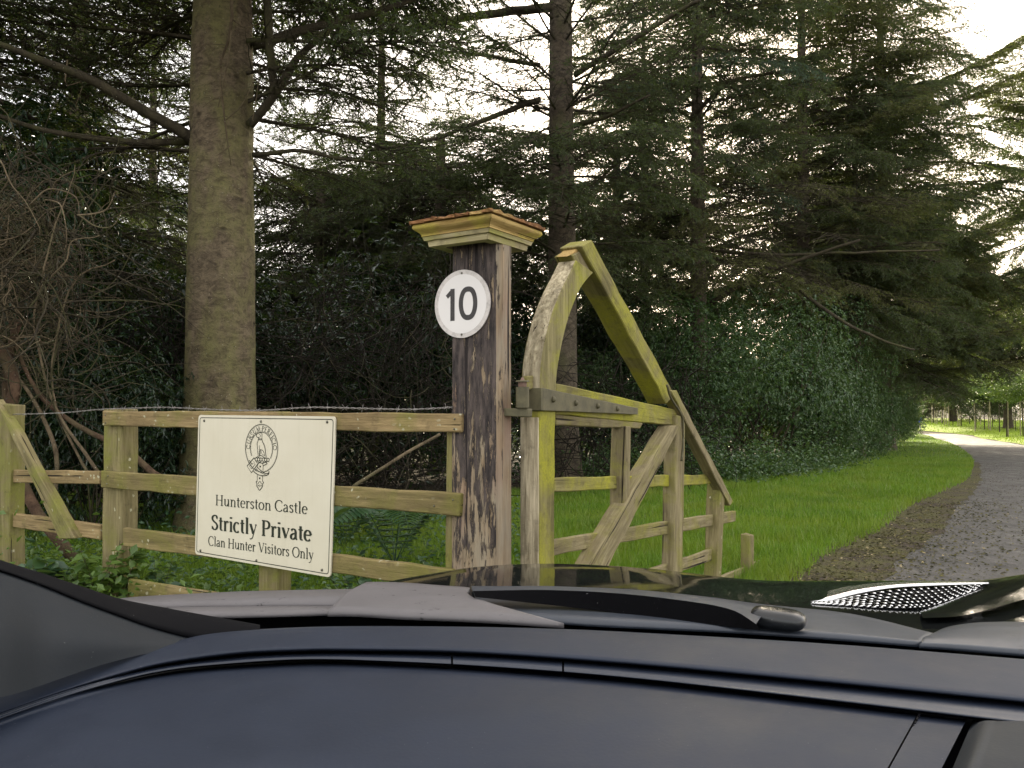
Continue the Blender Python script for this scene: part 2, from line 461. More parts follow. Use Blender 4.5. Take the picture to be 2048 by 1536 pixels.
def paint_mat():
    m, t, o = new_mat('black car paint'); N = NT(t)
    v = N.objvec(False); a = N.noise(v, 3.0, 3); d = N.noise(v, 60, 5, 0.7)
    r = N.rng(d, 0.45, 0.7, 0.035, 0.12)
    N.bsdf(o, (0.008, 0.009, 0.009), r, 0.5, N.bump(a, 0.04, 0.01), coat=0.0)
    return m
M_PAINT = paint_mat()
def plastic(name, c, rough, grain=220, bump=0.12, dirt=0.0, spec=0.5):
    m, t, o = new_mat(name); N = NT(t)
    v = N.objvec(False)
    gr = N.n('ShaderNodeTexVoronoi'); gr.inputs['Scale'].default_value = grain; N.l(v, gr.inputs['Vector'])
    b = N.noise(v, 7, 5, 0.7); s = N.noise(v, 55, 3, 0.6)
    col = N.mix(N.rng(b, 0.35, 0.7), c, tuple(x * 1.25 for x in c))
    if dirt > 0:
        col = N.mix(N.rng(s, 0.67, 0.70, 0, dirt), col, tuple(x * 0.15 for x in c))
        col = N.mix(N.rng(b, 0.55, 0.75, 0, dirt * 0.5), col, tuple(x * 0.55 for x in c))
    sp_ = N.noise(v, 300, 2, 0.5)
    col = N.mix(N.rng(sp_, 0.74, 0.78, 0, .5), col, (0.16, 0.16, 0.16))
    rr = N.rng(b, 0.3, 0.7, rough, min(1, rough + 0.12))
    N.bsdf(o, col, rr, spec, N.bump(gr.outputs['Distance'], bump, 0.0006))
    return m
M_DASH = plastic('soft grained dashboard', (0.0105, 0.0155, 0.0285), 0.5, spec=0.3)  # the sky's blue reflection is put into the base colour
M_DASH2 = plastic('smooth dashboard trim', (0.010, 0.015, 0.027), 0.36, 400, 0.05)  # same painted sky blue as the soft dashboard
M_PILLAR = plastic('pillar trim plastic', (0.009, 0.012, 0.016), 0.6, spec=0.3)
M_BLACK = plastic('black rubber', (0.003, 0.003, 0.004), 0.7, 300, 0.05, spec=0.1)
M_COWL = plastic('dusty scuttle plastic', (0.105, 0.098, 0.10), 0.5, 300, 0.1, 0.9, spec=0.35)
M_COWLB = plastic('grey scuttle plastic', (0.030, 0.036, 0.047), 0.36, 300, 0.1, 0.7, spec=0.4)
M_WIPER = plastic('black wiper arm', (0.003, 0.003, 0.0035), 0.8, 300, 0.03, spec=0.02)
M_CAPP = plastic('glossy black wiper cap', (0.006, 0.007, 0.008), 0.22, 300, 0.02, spec=0.5)
def glass_mat():
    m, t, o = new_mat('clear windscreen glass'); N = NT(t)
    b = N.n('ShaderNodeBsdfTransparent'); b.inputs[0].default_value = (1, 1, 1, 1)
    N.l(b.outputs[0], o.inputs['Surface']); return m
M_GLASS = glass_mat()
M_BLUE = simple('blue jacket cloth', (0.03, 0.06, 0.30), (0.04, 0.08, 0.38), 5, 0.8, 0.1)
M_TROU = simple('pale trouser cloth', (0.35, 0.35, 0.34), (0.45, 0.45, 0.43), 5, 0.8, 0.1)
M_SKIN = simple('skin', (0.38, 0.24, 0.17), (0.42, 0.27, 0.19), 5, 0.6, 0.0)
M_HAIR = simple('dark hair', (0.03, 0.02, 0.015), (0.04, 0.03, 0.02), 9, 0.7, 0.1)
M_DARKM = simple('black bag and shoes', (0.01, 0.01, 0.012), (0.015, 0.015, 0.018), 9, 0.6, 0.1)
M_STAKE = wood_mat('pale stake wood', (0.30, 0.25, 0.15), (0.50, 0.44, 0.30), (0.3, 0.3, 0.12), 0.5, 0.7, 0.0)

# ------------------------------------------------------------------ boards (laid in a plane, real thickness)
class Plane:
    def __init__(s, P, d):
        s.P = Vector(P); s.d = Vector((d[0], d[1], 0)).normalized()
        n = Vector((s.d.y, -s.d.x, 0))
        if n.y > 0: n = -n              # towards the viewer
        s.n = n
    def pt(s, px, py, off=0.0):
        return onplane(px, py, s.P + s.n * off, s.n)
def board(name, parent, plane, q, depth, mat, off=0.0, rough=0.003, bev=0.005, nx=None, label=None, broken=None):
    """q: photo pixels of the near face, TL, TR, BR, BL; near face lies 'off' in front of the plane."""
    C = [plane.pt(x, y, off) for x, y in q]
    return board3(name, parent, C, plane.n, depth, mat, rough, bev, nx, label, broken)
def board3(name, parent, C, n, depth, mat, rough=0.0015, bev=0.004, nx=None, label=None, broken=None):
    TL, TR, BR, BL = C
    long1 = ((TR - TL).length + (BR - BL).length) / 2; long2 = ((TL - BL).length + (TR - BR).length) / 2
    if long2 > long1:      # run along the long side
        TL, TR, BR, BL = BL, TL, TR, BR
    X = ((TR - TL) + (BR - BL)).normalized()
    Yv = n.normalized(); X = (X - Yv * X.dot(Yv)).normalized(); Z = X.cross(Yv)
    O = (TL + TR + BR + BL) / 4
    M = Matrix((( X.x, Yv.x, Z.x, O.x), (X.y, Yv.y, Z.y, O.y), (X.z, Yv.z, Z.z, O.z), (0, 0, 0, 1)))
    L = (TR - TL).length
    nx = nx or max(2, int(L / 0.12))
    Mi = M.inverted(); a, b, c, d = [Mi @ p for p in (TL, TR, BR, BL)]
    seed = random.random() * 100
    V = []; F = []
    for i in range(nx + 1):
        s = i / nx
        t_ = a.lerp(b, s); b_ = d.lerp(c, s)
        j = [rough * noise.noise(Vector((t_.x * 7, k * 9.1, seed))) * 2 for k in range(6)]
        bx = 0
        if broken and i == nx: bx = 1
        secs = [Vector((t_.x, j[0], t_.z + j[1])), Vector((b_.x, j[2], b_.z + j[3])),
                Vector((b_.x, -depth + j[4], b_.z + j[3])), Vector((t_.x, -depth + j[5], t_.z + j[1]))]
        if bx:
            for k in range(4): secs[k].x += random.uniform(-broken, broken)
        V += secs
    for i in range(nx):
        for k in range(4):
            F.append((4 * i + k, 4 * (i + 1) + k, 4 * (i + 1) + (k + 1) % 4, 4 * i + (k + 1) % 4))
    F.append((0, 1, 2, 3)); F.append(tuple(4 * nx + k for k in (3, 2, 1, 0)))
    me = bpy.data.meshes.new(name); bm = bmesh.new()
    vs = [bm.verts.new(v) for v in V]
    for f in F: bm.faces.new([vs[i] for i in f])
    bmesh.ops.recalc_face_normals(bm, faces=bm.faces)
    if bev:
        ed = [e for e in bm.edges if len(e.link_faces) == 2 and e.calc_face_angle(0) > 0.7]
        bmesh.ops.bevel(bm, geom=ed, offset=bev, segments=1, affect='EDGES')
    bm.to_mesh(me); bm.free(); me.materials.append(mat)
    o = obj(name, me, parent, M)
    if label: o['label'] = label
    return o
def ball(name, parent, P, r, mat, sc=(1, 1, 1), seg=8, M=None):
    bm = bmesh.new(); bmesh.ops.create_uvsphere(bm, u_segments=seg, v_segments=max(4, seg // 2), radius=1)
    for v in bm.verts: v.co = Vector((v.co.x * sc[0] * r, v.co.y * sc[1] * r, v.co.z * sc[2] * r))
    me = bpy.data.meshes.new(name); bm.to_mesh(me); bm.free(); me.shade_smooth(); me.materials.append(mat)
    return obj(name, me, parent, (Matrix.Translation(P) @ M) if M else Matrix.Translation(P))
def cyl(name, parent, P0, P1, r, mat, k=16, r1=None):
    v, f = tube_VF([np.array(P0), np.array(P1)], [r, r if r1 is None else r1], k)
    O = Vector(P0); V = [Vector(x) - O for x in v]
    o = mesh(name, V, f, mat, parent, Matrix.Translation(O))
    return o

# ------------------------------------------------------------------ the ground, drive and verges
def grid_sheet(name, xs, ys, zoff, mat, bumpy=0.0):
    X, Y = np.meshgrid(xs, ys)
    Z = gzn(Y) + zoff
    if bumpy: Z = Z + bumpy * (np.sin(X * 1.3) * np.cos(Y * 0.9))
    V = np.stack([X, Y, Z], -1).reshape(-1, 3); nx, ny = len(xs), len(ys)
    i = np.arange((ny - 1) * (nx - 1)); r = i // (nx - 1); c = i % (nx - 1); a = r * nx + c
    F = np.stack([a, a + 1, a + nx + 1, a + nx], -1)
    return obj(name, npmesh(name, V, [F], mat))
ys = np.concatenate([np.linspace(-60, 15, 12), np.linspace(16, 130, 40), np.linspace(160, 900, 8)])
tag(grid_sheet('ground', np.linspace(-700, 700, 30), ys, 0.0, M_SOIL), kind='structure')
# grass edge (left side of the drive), in photo pixels then on the ground
GE = [(1570, 1175), (1600, 1150), (1660, 1110), (1720, 1082), (1765, 1060), (1800, 1030), (1835, 1006), (1885, 985), (1935, 958), (1946, 925), (1935, 905), (1900, 886), (1862, 873), (1832, 867)]
GEw = [ong(*p) for p in GE]
GEw = [Vector((0.55, 2.4, 0)), Vector((1.5, 4.6, 0))] + GEw
HB = [(560, 1010), (760, 1000), (1000, 985), (1130, 975), (1250, 962), (1380, 965), (1480, 962), (1580, 952), (1660, 938), (1720, 918), (1765, 898), (1800, 880), (1818, 870), (1828, 867)]
HBw = [ong(*p) for p in HB]
HBw = [Vector((-9, 14, 0))] + HBw
def resample(pts, n):
    return catmull([(p.x, p.y) for p in pts], n)
def strip(name, A, B, mat, z, nu=90, nv=16, jag=0.0):
    A = resample(A, nu); B = resample(B, nu)
    V = []
    for i in range(nu + 1):
        for j in range(nv + 1):
            s = j / nv; p = A[i] * (1 - s) + B[i] * s
            if jag:
                for e in ((0, 1) if jag else ()):
                    if j == nv * e:
                        p = p + jag * np.array([noise.noise(Vector((p[0] * 2.3, p[1] * 2.3, e * 5))), noise.noise(Vector((p[0] * 2.3 + 9, p[1] * 2.3, e)))])
            V.append((p[0], p[1], gz(p[1]) + z))
    V = np.array(V)
    i = np.arange(nu * nv); r = i // nv; c = i % nv; a = r * (nv + 1) + c
    F = np.stack([a, a + 1, a + nv + 2, a + nv + 1], -1)
    return tag(obj(name, npmesh(name, V, [F], mat)), kind='structure')
HB2 = [Vector((-9, 2.0, 0)), Vector((-4, 2.0, 0)), Vector((-2, 3, 0))] 
strip('verge', HBw, GEw, M_TURF, 0.006, 120, 20)
# drive: from under the car away to the right
DL = [Vector((p.x + 0.0, p.y, 0)) for p in GEw]
def offs(pts, f):
    out = []
    for i, p in enumerate(pts):
        a = pts[max(0, i - 1)]; b = pts[min(len(pts) - 1, i + 1)]
        t = (b - a); t.z = 0; t.normalize(); nn = Vector((t.y, -t.x, 0))
        out.append(p + nn * f(i, p))
    return out
DRr = offs([Vector((0, -6, 0))] + [Vector((p.x, p.y, 0)) for p in GEw], lambda i, p: 3.2 + max(0, (14 - p.y) * 0.4))
DLl = [Vector((-3.0, -6, 0))] + [Vector((p.x, p.y, 0)) for p in GEw]
strip('drive', DLl, DRr, M_ASPH, 0.004, 120, 14)
# mossy gravel margin lying on the drive
GM = [p for p in GEw if p.y < 24]
GMo = offs(GM, lambda i, p: 0.6 if p.y < 11 else max(0.15, 0.6 - (p.y - 11) * 0.07))
strip('gravel_margin', offs(GM, lambda i, p: -0.15), GMo, M_EDGE, 0.009, 260, 10, 0.10)
# fallen needles, moss tufts and chips on the margin
_c = resample(GM, 300); _n = 9000; _i = rng.integers(0, 300, _n)
_t = np.gradient(_c, axis=0); _t /= np.linalg.norm(_t, axis=1, keepdims=True); _nn = np.stack([_t[:, 1], -_t[:, 0]], -1)
_q = _c[_i] + _nn[_i] * np.abs(rng.normal(0.1, 0.75, _n))[:, None] + rng.normal(0, .05, (_n, 2))
LITTER = np.stack([_q[:, 0], _q[:, 1], gzn(_q[:, 1]) + .016], -1)
# far grass beyond the drive
FG = [DRr[i] for i in range(6, len(DRr))]
FG = FG + [FG[-1] + Vector((3, 30, 0))]
FGo = [p + Vector((34, 44, 0)) for p in FG]
FGa = resample(FG, 200)
def bank(x, y):                 # the lawn beyond the drive rises a little from its kerbless edge
    d = np.sqrt(((FGa - np.array([x, y])) ** 2).sum(1)).min()
    return 0.34 * min(1.0, d / 4.0)
_A = resample(FG, 60); _B = resample(FGo, 60); V = []
_s = np.array([0, .01, .02, .035, .05, .07, .09, .12, .2, .4, .7, 1.0])
for i in range(61):
    for q_ in _s:
        p = _A[i] * (1 - q_) + _B[i] * q_; V.append((p[0], p[1], gz(p[1]) + .008 + bank(p[0], p[1])))
_n = len(_s) - 1; i = np.arange(60 * _n); a = (i // _n) * (_n + 1) + i % _n
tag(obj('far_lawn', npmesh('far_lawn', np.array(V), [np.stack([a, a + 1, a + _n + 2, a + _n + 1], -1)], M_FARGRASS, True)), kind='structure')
# turf close behind the rail fence
tag(grid_sheet('fence_bank', np.linspace(-9, 2, 10), np.linspace(2.5, 10.5, 10), 0.003, M_TURF), kind='structure')

# ------------------------------------------------------------------ grass and leaf scatterers
def rotz(a):
    c, s = np.cos(a), np.sin(a); z = np.zeros_like(a); o = np.ones_like(a)
    return np.stack([np.stack([c, -s, z], -1), np.stack([s, c, z], -1), np.stack([z, z, o], -1)], -2)
def basis(dirs, roll):
    """rotation matrices whose x axis is dirs, rolled about it"""
    d = dirs / np.linalg.norm(dirs, axis=1, keepdims=True)
    up = np.tile([0, 0, 1.0], (len(d), 1)); up[np.abs(d[:, 2]) > 0.95] = [1, 0, 0]
    a = np.cross(up, d); a /= np.linalg.norm(a, axis=1, keepdims=True); b = np.cross(d, a)
    c, s = np.cos(roll)[:, None], np.sin(roll)[:, None]
    return np.stack([d, a * c + b * s, -a * s + b * c], -1)
def scatter(tv, tf, pos, Rm, sc):
    n = len(pos); tv = np.asarray(tv, float)
    sc = np.asarray(sc, float)
    if sc.ndim == 1: sc = np.repeat(sc[:, None], 3, 1)
    V = np.einsum('nij,nkj->nki', Rm, tv[None] * sc[:, None, :]) + pos[:, None, :]
    k = len(tv)
    F = [(np.asarray(f)[None] + (np.arange(n) * k)[:, None, None]).reshape(-1, np.asarray(f).shape[1]) for f in tf]
    return V.reshape(-1, 3), F
def join(parts):
    V = []; F3 = []; F4 = []; b = 0
    for v, fs in parts:
        V.append(v)
        for f in fs:
            (F3 if f.shape[1] == 3 else F4).append(f + b)
        b += len(v)
    out = []
    if F3: out.append(np.concatenate(F3))
    if F4: out.append(np.concatenate(F4))
    return np.concatenate(V), out
# leaf of unit length along x, folded a little about its midrib and drooping at the tip
def leaf_t(wd, fold=0.12, droop=0.12, pts=3):
    xs = np.linspace(0, 1, pts + 1)
    V = []
    for x in xs:
        hw = wd * (math.sin(math.pi * min(1, x * 0.97 + 0.03)) ** 0.8) / 2
        V += [(x, -hw, -droop * x * x + fold * hw), (x, 0, -droop * x * x - fold * hw), (x, hw, -droop * x * x + fold * hw)]
    F = []
    for i in range(pts):
        a = 3 * i; F += [(a, a + 1, a + 4, a + 3), (a + 1, a + 2, a + 5, a + 4)]
    return np.array(V), [np.array(F)]
LEAF_L = leaf_t(0.30, 0.25, 0.25, 3)
LEAF_H = leaf_t(0.55, 0.3, 0.15, 2)
LEAF_R = leaf_t(0.75, 0.2, 0.25, 3)
BLADE = (np.array([(0, -0.5, 0), (0, 0.5, 0), (0.5, 0.32, 0.0), (0.5, -0.32, 0.0), (1.0, 0, -0.18)]), [np.array([(0, 1, 2, 3)]), np.array([(3, 2, 4)])])

def in_poly(x, y, poly):
    ins = np.zeros(len(x), bool); n = len(poly)
    for i in range(n):
        x1, y1 = poly[i]; x2, y2 = poly[(i + 1) % n]
        c = ((y1 > y) != (y2 > y)) & (x < (x2 - x1) * (y - y1) / (y2 - y1 + 1e-12) + x1)
        ins ^= c
    return ins
verge_poly = [(p[0], p[1]) for p in resample(HBw, 60)] + [(p[0], p[1]) for p in resample(GEw, 60)][::-1]
def grass(name, n, ylo, yhi, xlo, xhi, poly, h0, h1, wd, power=1.0, z0=0.006, mat=M_GRASS, zf=None):
    u = rng.random(n * 3); y = ylo * (yhi / ylo) ** (u ** power)
    x = xlo + (xhi - xlo) * rng.random(n * 3)
    if poly is not None:
        ok = in_poly(x, y, poly); x = x[ok][:n]; y = y[ok][:n]
    else: x = x[:n]; y = y[:n]
    n = len(x)
    # tufts
    x = x + rng.normal(0, 0.02, n); y = y + rng.normal(0, 0.02, n)
    cl = 0.5 + 0.5 * np.sin(x * 3.1 + np.sin(y * 2.3) * 2) * np.cos(y * 2.7 + np.sin(x * 1.9))
    az = rng.random(n) * 2 * np.pi; el = R(90) - np.abs(rng.normal(0, 0.42, n))
    d = np.stack([np.cos(az) * np.cos(el), np.sin(az) * np.cos(el), np.sin(el)], -1)
    L = (h0 + (h1 - h0) * rng.random(n)) * (0.6 + 0.6 * cl)
    wdt = wd * (0.6 + 0.8 * rng.random(n)) * (0.6 + y / 14.0)
    zz = gzn(y) + z0
    if zf: zz = zz + np.array([zf(a_, b_) for a_, b_ in zip(x, y)])
    V, F = scatter(BLADE[0], BLADE[1], np.stack([x, y, zz], -1), basis(d, rng.random(n) * 6.28), np.stack([L, wdt, L], -1))
    return tag(obj(name, npmesh(name, V, F, mat)), kind='stuff')
g = grass('grass', 170000, 4.0, 26, -9, 14, verge_poly, 0.05, 0.13, 0.006, 0.9)
tag(g, 'short bright green grass on the verge between the hedge and the drive', 'grass')
g = grass('grass', 26000, 22, 90, 8, 45, verge_poly, 0.05, 0.10, 0.006, 0.8)
tag(g, 'mown grass on the far tip of the verge by the bend', 'grass')
fl_poly = [(p[0], p[1]) for p in resample(FG, 40)] + [(p[0], p[1]) for p in resample(FGo, 40)][::-1]
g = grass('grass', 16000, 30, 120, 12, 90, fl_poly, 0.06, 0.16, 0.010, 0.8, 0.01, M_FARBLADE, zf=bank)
tag(g, 'grass tinted sunny yellow green beyond the drive under the staked trees', 'grass')
# grass close behind the post and rails
fb_poly = [(-5.6, 6.6), (0.4, 3.6), (1.2, 4.2), (3.5, 9), (-9, 12.5)]
g = grass('grass', 60000, 3.4, 13, -9, 3.5, fb_poly, 0.07, 0.2, 0.006, 0.8, 0.004)
tag(g, 'longer shaded grass behind the rails and the gate post', 'grass')

# ------------------------------------------------------------------ conifer boughs
def seg_mesh(P0, P1, r0, r1):
    """3-sided prisms for many segments"""
    n = len(P0); d = P1 - P0
    Rm = basis(d, np.zeros(n)); ang = np.array([0, 2.094, 4.189])
    ring = np.stack([np.zeros(3), np.cos(ang), np.sin(ang)], -1)
    A = np.einsum('nij,nkj->nki', Rm, ring[None] * r0[:, None, None]) + P0[:, None]
    B = np.einsum('nij,nkj->nki', Rm, ring[None] * r1[:, None, None]) + P1[:, None]
    V = np.concatenate([A, B], 1).reshape(-1, 3)
    b = (np.arange(n) * 6)[:, None]
    F = np.concatenate([b + np.array([0, 1, 4, 3]), b + np.array([1, 2, 5, 4]), b + np.array([2, 0, 3, 5])])
    return V, [F]
def bough(name, seed, needles=1.0, twig=1.0, droop=0.25, L=3.0, mats=(M_TWIG, M_NEEDLE), hang=0.35, up=0.0):
    r = np.random.default_rng(seed)
    P0 = []; P1 = []; R0 = []; R1 = []; NP = []; ND = []
    n = 14
    def curve(start, d, length, k, dr, r0, r1, wob):
        p = start.copy(); d = d / np.linalg.norm(d); pts = [p.copy()]
        for i in range(k):
            d = d + np.array([0, 0, -dr / k]) + r.normal(0, wob, 3); d /= np.linalg.norm(d)
            p = p + d * length / k; pts.append(p.copy())
        pts = np.array(pts)
        for i in range(k):
            P0.append(pts[i]); P1.append(pts[i + 1]); R0.append(r0 + (r1 - r0) * i / k); R1.append(r0 + (r1 - r0) * (i + 1) / k)
        return pts
    main = curve(np.zeros(3), np.array([1, 0, 0.12 + up]), L, n, droop, 0.034, 0.006, 0.035)
    ns = int(17 * twig)
    for i in range(ns):
        s = 0.14 + 0.86 * (i + r.random() * 0.6) / ns
        k = min(int(s * n), n - 1); f = s * n - k; p = main[k] * (1 - f) + main[min(k + 1, n)] * f
        t = main[min(k + 1, n)] - main[k]; t /= np.linalg.norm(t)
        side0 = np.cross(t, [0, 0, 1.0]); side0 /= np.linalg.norm(side0)
        for sg in (-1, 1):
            if r.random() < 0.12: continue
            a = R(38 + 22 * r.random())
            d = t * math.cos(a) + sg * side0 * math.sin(a) + np.array([0, 0, r.normal(0, 0.10)])
            l2 = L * (0.36 * math.sin(math.pi * min(1, s * 0.85 + 0.12)) + 0.05) * (0.7 + 0.5 * r.random())
            sec = curve(p, d, l2, 5, hang, 0.011, 0.003, 0.09)
            nt3 = max(3, int(l2 / 0.085))
            for j in range(nt3):
                s3 = (j + 0.7) / nt3; k3 = min(int(s3 * 5), 4); f3 = s3 * 5 - k3
                q = sec[k3] * (1 - f3) + sec[k3 + 1] * f3
                t2 = sec[k3 + 1] - sec[k3]; t2 /= np.linalg.norm(t2)
                sd = np.cross(t2, [0, 0, 1.0]); sd /= (np.linalg.norm(sd) + 1e-6)
                sg3 = 1 if j % 2 else -1
                a3 = R(35 + 25 * r.random())
                d3 = t2 * math.cos(a3) + sg3 * sd * math.sin(a3) + np.array([0, 0, r.normal(-0.12, 0.15)])
                l3 = (0.10 + 0.20 * r.random()) * (1.1 - 0.5 * s3)
                ter = curve(q, d3, l3, 2, 0.35, 0.0035, 0.0018, 0.12)
                bare = (s < 0.35 and r.random() < 0.75) or r.random() > needles
                if not bare:
                    m = int(12 + l3 * 80)
                    tt = r.random(m); pp = ter[0] * (1 - tt)[:, None] + ter[2] * tt[:, None]
                    NP.append(pp); dd = (ter[2] - ter[0]) / l3
                    ND.append(dd[None] * 0.75 + r.normal(0, 0.42, (m, 3)) + np.array([0, 0, -0.08]))
            if r.random() < needles and s > 0.3:
                m = int(l2 * 60); tt = r.random(m) * 4.99; kk = tt.astype(int); ff = (tt - kk)[:, None]
                NP.append(sec[kk] * (1 - ff) + sec[kk + 1] * ff)
                dd = sec[5] - sec[0]; dd = dd / np.linalg.norm(dd)
                ND.append(dd[None] * 0.7 + r.normal(0, 0.45, (m, 3)))
    Vw, Fw = seg_mesh(np.array(P0), np.array(P1), np.array(R0), np.array(R1))
    me = None
    parts = [(Vw, Fw)]
    nw = sum(len(f) for f in Fw)
    if NP:
        NP = np.concatenate(NP); ND = np.concatenate(ND); k = len(NP)
        tv = np.array([(0, -0.5, 0), (0.55, 0.55, 0), (1, 0, 0), (0.45, -0.55, 0)])
        sc = np.stack([r.uniform(0.028, 0.065, k), r.uniform(0.007, 0.014, k), np.ones(k)], -1)
        parts.append(scatter(tv, [np.array([(0, 1, 2, 3)])], NP, basis(ND, r.random(k) * 6.28), sc))
    V, F = join(parts)
    me = npmesh(name, V, F, mats[0])
    me.materials.append(mats[1])
    mi = np.zeros(len(me.polygons), np.int32); mi[nw:] = 1
    me.polygons.foreach_set('material_index', mi)
    return me
FULL = [bough('bough', 10 + i, 0.9, 1.0, 0.35 + 0.1 * i, mats=(M_TWIG, M_NEEDLE), hang=0.5) for i in range(4)]
BROWN = [bough('bough', 20 + i, 0.72, 1.0, 0.25, mats=(M_TWIG, M_BROWNN), hang=0.4) for i in range(2)]
THIN = [bough('bough', 30 + i, 0.42, 1.0, 0.12, mats=(M_TWIG, M_NEEDLE), hang=0.2, up=0.1) for i in range(4)]
BARE = [bough('bough', 40 + i, 0.06, 0.85, 0.35, mats=(M_TWIG, M_BROWNN), hang=0.25) for i in range(3)]
BLUE = [bough('bough', 50 + i, 1.0, 1.0, 0.6, mats=(M_TWIG, M_NEEDLEB), hang=0.7) for i in range(2)]
UPB = [bough('bough', 60 + i, 1.0, 1.25, 0.05, mats=(M_TWIG, M_BROWNN if i else M_NEEDLE), hang=0.2, up=0.12) for i in range(3)]

def trunk(parent, x, y, z, r0, h, mat, lean=(0, 0), flare=0.45, k=28, name='trunk', nz=None):
    nz = nz or int(h * 7)
    V = []; F = []; sd = random.random() * 50
    for i in range(nz + 1):
        zz = h * (i / nz); rr = r0 * (1 - (0.45 if y < 18 else 0.8) * zz / max(h, 14)) * (1 + flare * math.exp(-zz / 0.55))
        for j in range(k):
            a = 2 * math.pi * j / k
            e = 1 + 0.05 * noise.noise(Vector((math.cos(a) * 1.3, math.sin(a) * 1.3, zz * 0.9 + sd))) + 0.025 * noise.noise(Vector((math.cos(a) * 4, math.sin(a) * 4, zz * 4 + sd)))
            e += 0.22 * flare * math.exp(-zz / 0.4) * math.sin(a * 5 + sd)
            V.append((rr * e * math.cos(a) + lean[0] * zz, rr * e * math.sin(a) + lean[1] * zz, zz - 0.15))
    for i in range(nz):
        for j in range(k):
            F.append((i * k + j, i * k + (j + 1) % k, (i + 1) * k + (j + 1) % k, (i + 1) * k + j))
    F.append(tuple(nz * k + j for j in range(k)))
    return mesh(name, V, F, mat, parent, Matrix.Translation((x, y, z)), smooth=True)
def put_bough(parent, me, P, az, el, roll, sc):
    M = Matrix.Translation(P) @ Matrix.Rotation(az, 4, 'Z') @ Matrix.Rotation(-el, 4, 'Y') @ Matrix.Rotation(roll, 4, 'X') @ Matrix.Scale(sc, 4)
    return obj('bough', me, parent, M)
def conifer(label, x, y, r0, htop, zones, mat=M_BARK, lean=(0, 0), group='conifers of the roadside wood', flare=0.45, name='conifer_tree', azr=None):
    z = gz(y)
    t = empty(name, (x, y, z), label, 'tree', group)
    trunk(t, x, y, z, r0, htop, mat, lean, flare)
    for (h0, h1, step, per, kinds, Ls, el0, el1) in zones:
        h = h0; a0 = random.random() * 6
        while h < h1:
            for q in range(per):
                az = a0 + q * 2 * math.pi / per + random.uniform(-0.4, 0.4)
                if azr == 'back' and math.sin(az) < -0.35 and h < 7.2: continue
                if azr and azr != 'back' and random.random() < azr[2]:
                    az = random.uniform(azr[0], azr[1])
                s = random.uniform(0.8, 1.15) * Ls
                P = Vector((x + lean[0] * h, y + lean[1] * h, z + h + random.uniform(-0.1, 0.1)))
                put_bough(t, random.choice(kinds), P, az, R(random.uniform(el0, el1)), R(random.uniform(-15, 15)), s)
            h += step * random.uniform(0.8, 1.2); a0 += 1.0
    return t
def px2xy(px, Y): return (px - 1024) / FPX * Y
# the big spruce behind the sign
T1 = conifer('huge thick grey green spruce trunk behind the white castle sign', px2xy(442, 9.2), 9.2, 0.415, 9.5,
             [(4.4, 7.2, 0.40, 6, THIN + BARE, 1.0, -12, 10), (7.2, 9.4, 0.4, 7, FULL, 1.3, -14, 6)], M_BARK, (-0.004, 0), flare=0.35, azr='back')
T2 = conifer('dark scaly trunk rising just behind the arched gate head', px2xy(1126, 15), 15, 0.30, 13,
             [(4.3, 7, 0.5, 6, FULL + THIN, 0.9, -12, 12), (7, 12.5, 0.6, 5, THIN, 0.95, -6, 22)], M_BARK2, (-0.0035, 0))
T3 = conifer('slender trunk standing in front of the dense dark boughs right of the gate', px2xy(1398, 19.5), 19.5, 0.26, 16,
             [(4.6, 7, 0.40, 6, BARE + BROWN, 1.0, -12, 6), (7, 15, 0.5, 6, FULL + BROWN + BLUE + THIN, 1.0, -12, 12)], M_BARK2)
T4 = conifer('tall bushy spruce standing behind the round holly hedge', px2xy(1610, 25), 25, 0.28, 19,
             [(4.6, 8, 0.36, 7, BROWN + BARE + FULL, 1.2, -12, 6), (8, 18.5, 0.62, 6, FULL + BROWN + UPB, 1.15, -10, 12)], M_BARK2)
T5 = conifer('spreading conifer with flat boughs reaching over the drive into the white sky', px2xy(1770, 34), 34, 0.34, 25,
             [(3.2, 10, 0.5, 7, FULL + UPB, 1.45, -12, 6), (10, 24, 0.8, 6, FULL + UPB, 1.2, -2, 12)], M_BARK2)
for px_, py, az_, sc_, el_ in ((1780, 205, .1, 2.2, 14), (1800, 250, -.2, 2.2, 9), (1820, 255, .2, 2.0, 6), (1830, 330, -.1, 1.9, 3), (1810, 350, .3, 2.1, 0), (1840, 375, .0, 2.2, 2),
                              (1800, 430, .0, 1.7, 0), (1820, 520, .15, 2.2, 3), (1800, 560, -.15, 2.2, 0), (1810, 590, .1, 2.1, -2), (1800, 620, -.1, 2.2, 0), (1780, 110, .2, 1.5, 12)):
    P = atY(px_, py, 34 + random.uniform(-.5, .5)); put_bough(T5, random.choice(UPB + FULL), P, az_, R(el_), R(random.uniform(-10, 10)), sc_)
T6 = conifer('farther dark conifer above the staked young trees', px2xy(1905, 112), 112, 0.5, 29,
             [(2.5, 17, 0.9, 7, FULL + UPB, 3.0, -12, 2), (17, 27, 1.3, 6, UPB, 2.3, -4, 8)], M_BARK2)
T7 = conifer('far conifer at the right edge of the view past the bend', px2xy(2015, 76), 76, 0.4, 15,
             [(3.8, 12, 0.6, 8, FULL + UPB, 2.1, -10, 4), (12, 14.5, 0.7, 6, UPB, 1.5, -4, 10)], M_BARK2)
T18 = conifer('conifer just outside the right edge whose tips hang into the view over the drive', px2xy(2230, 41), 41, 0.3, 20,
             [(6.5, 8.5, 0.6, 8, FULL + UPB, 1.9, -6, 8), (11.5, 13.5, 0.6, 9, UPB + FULL, 2.0, -4, 10), (16.5, 18.5, 0.8, 9, UPB, 2.1, 0, 12)], M_BARK2)
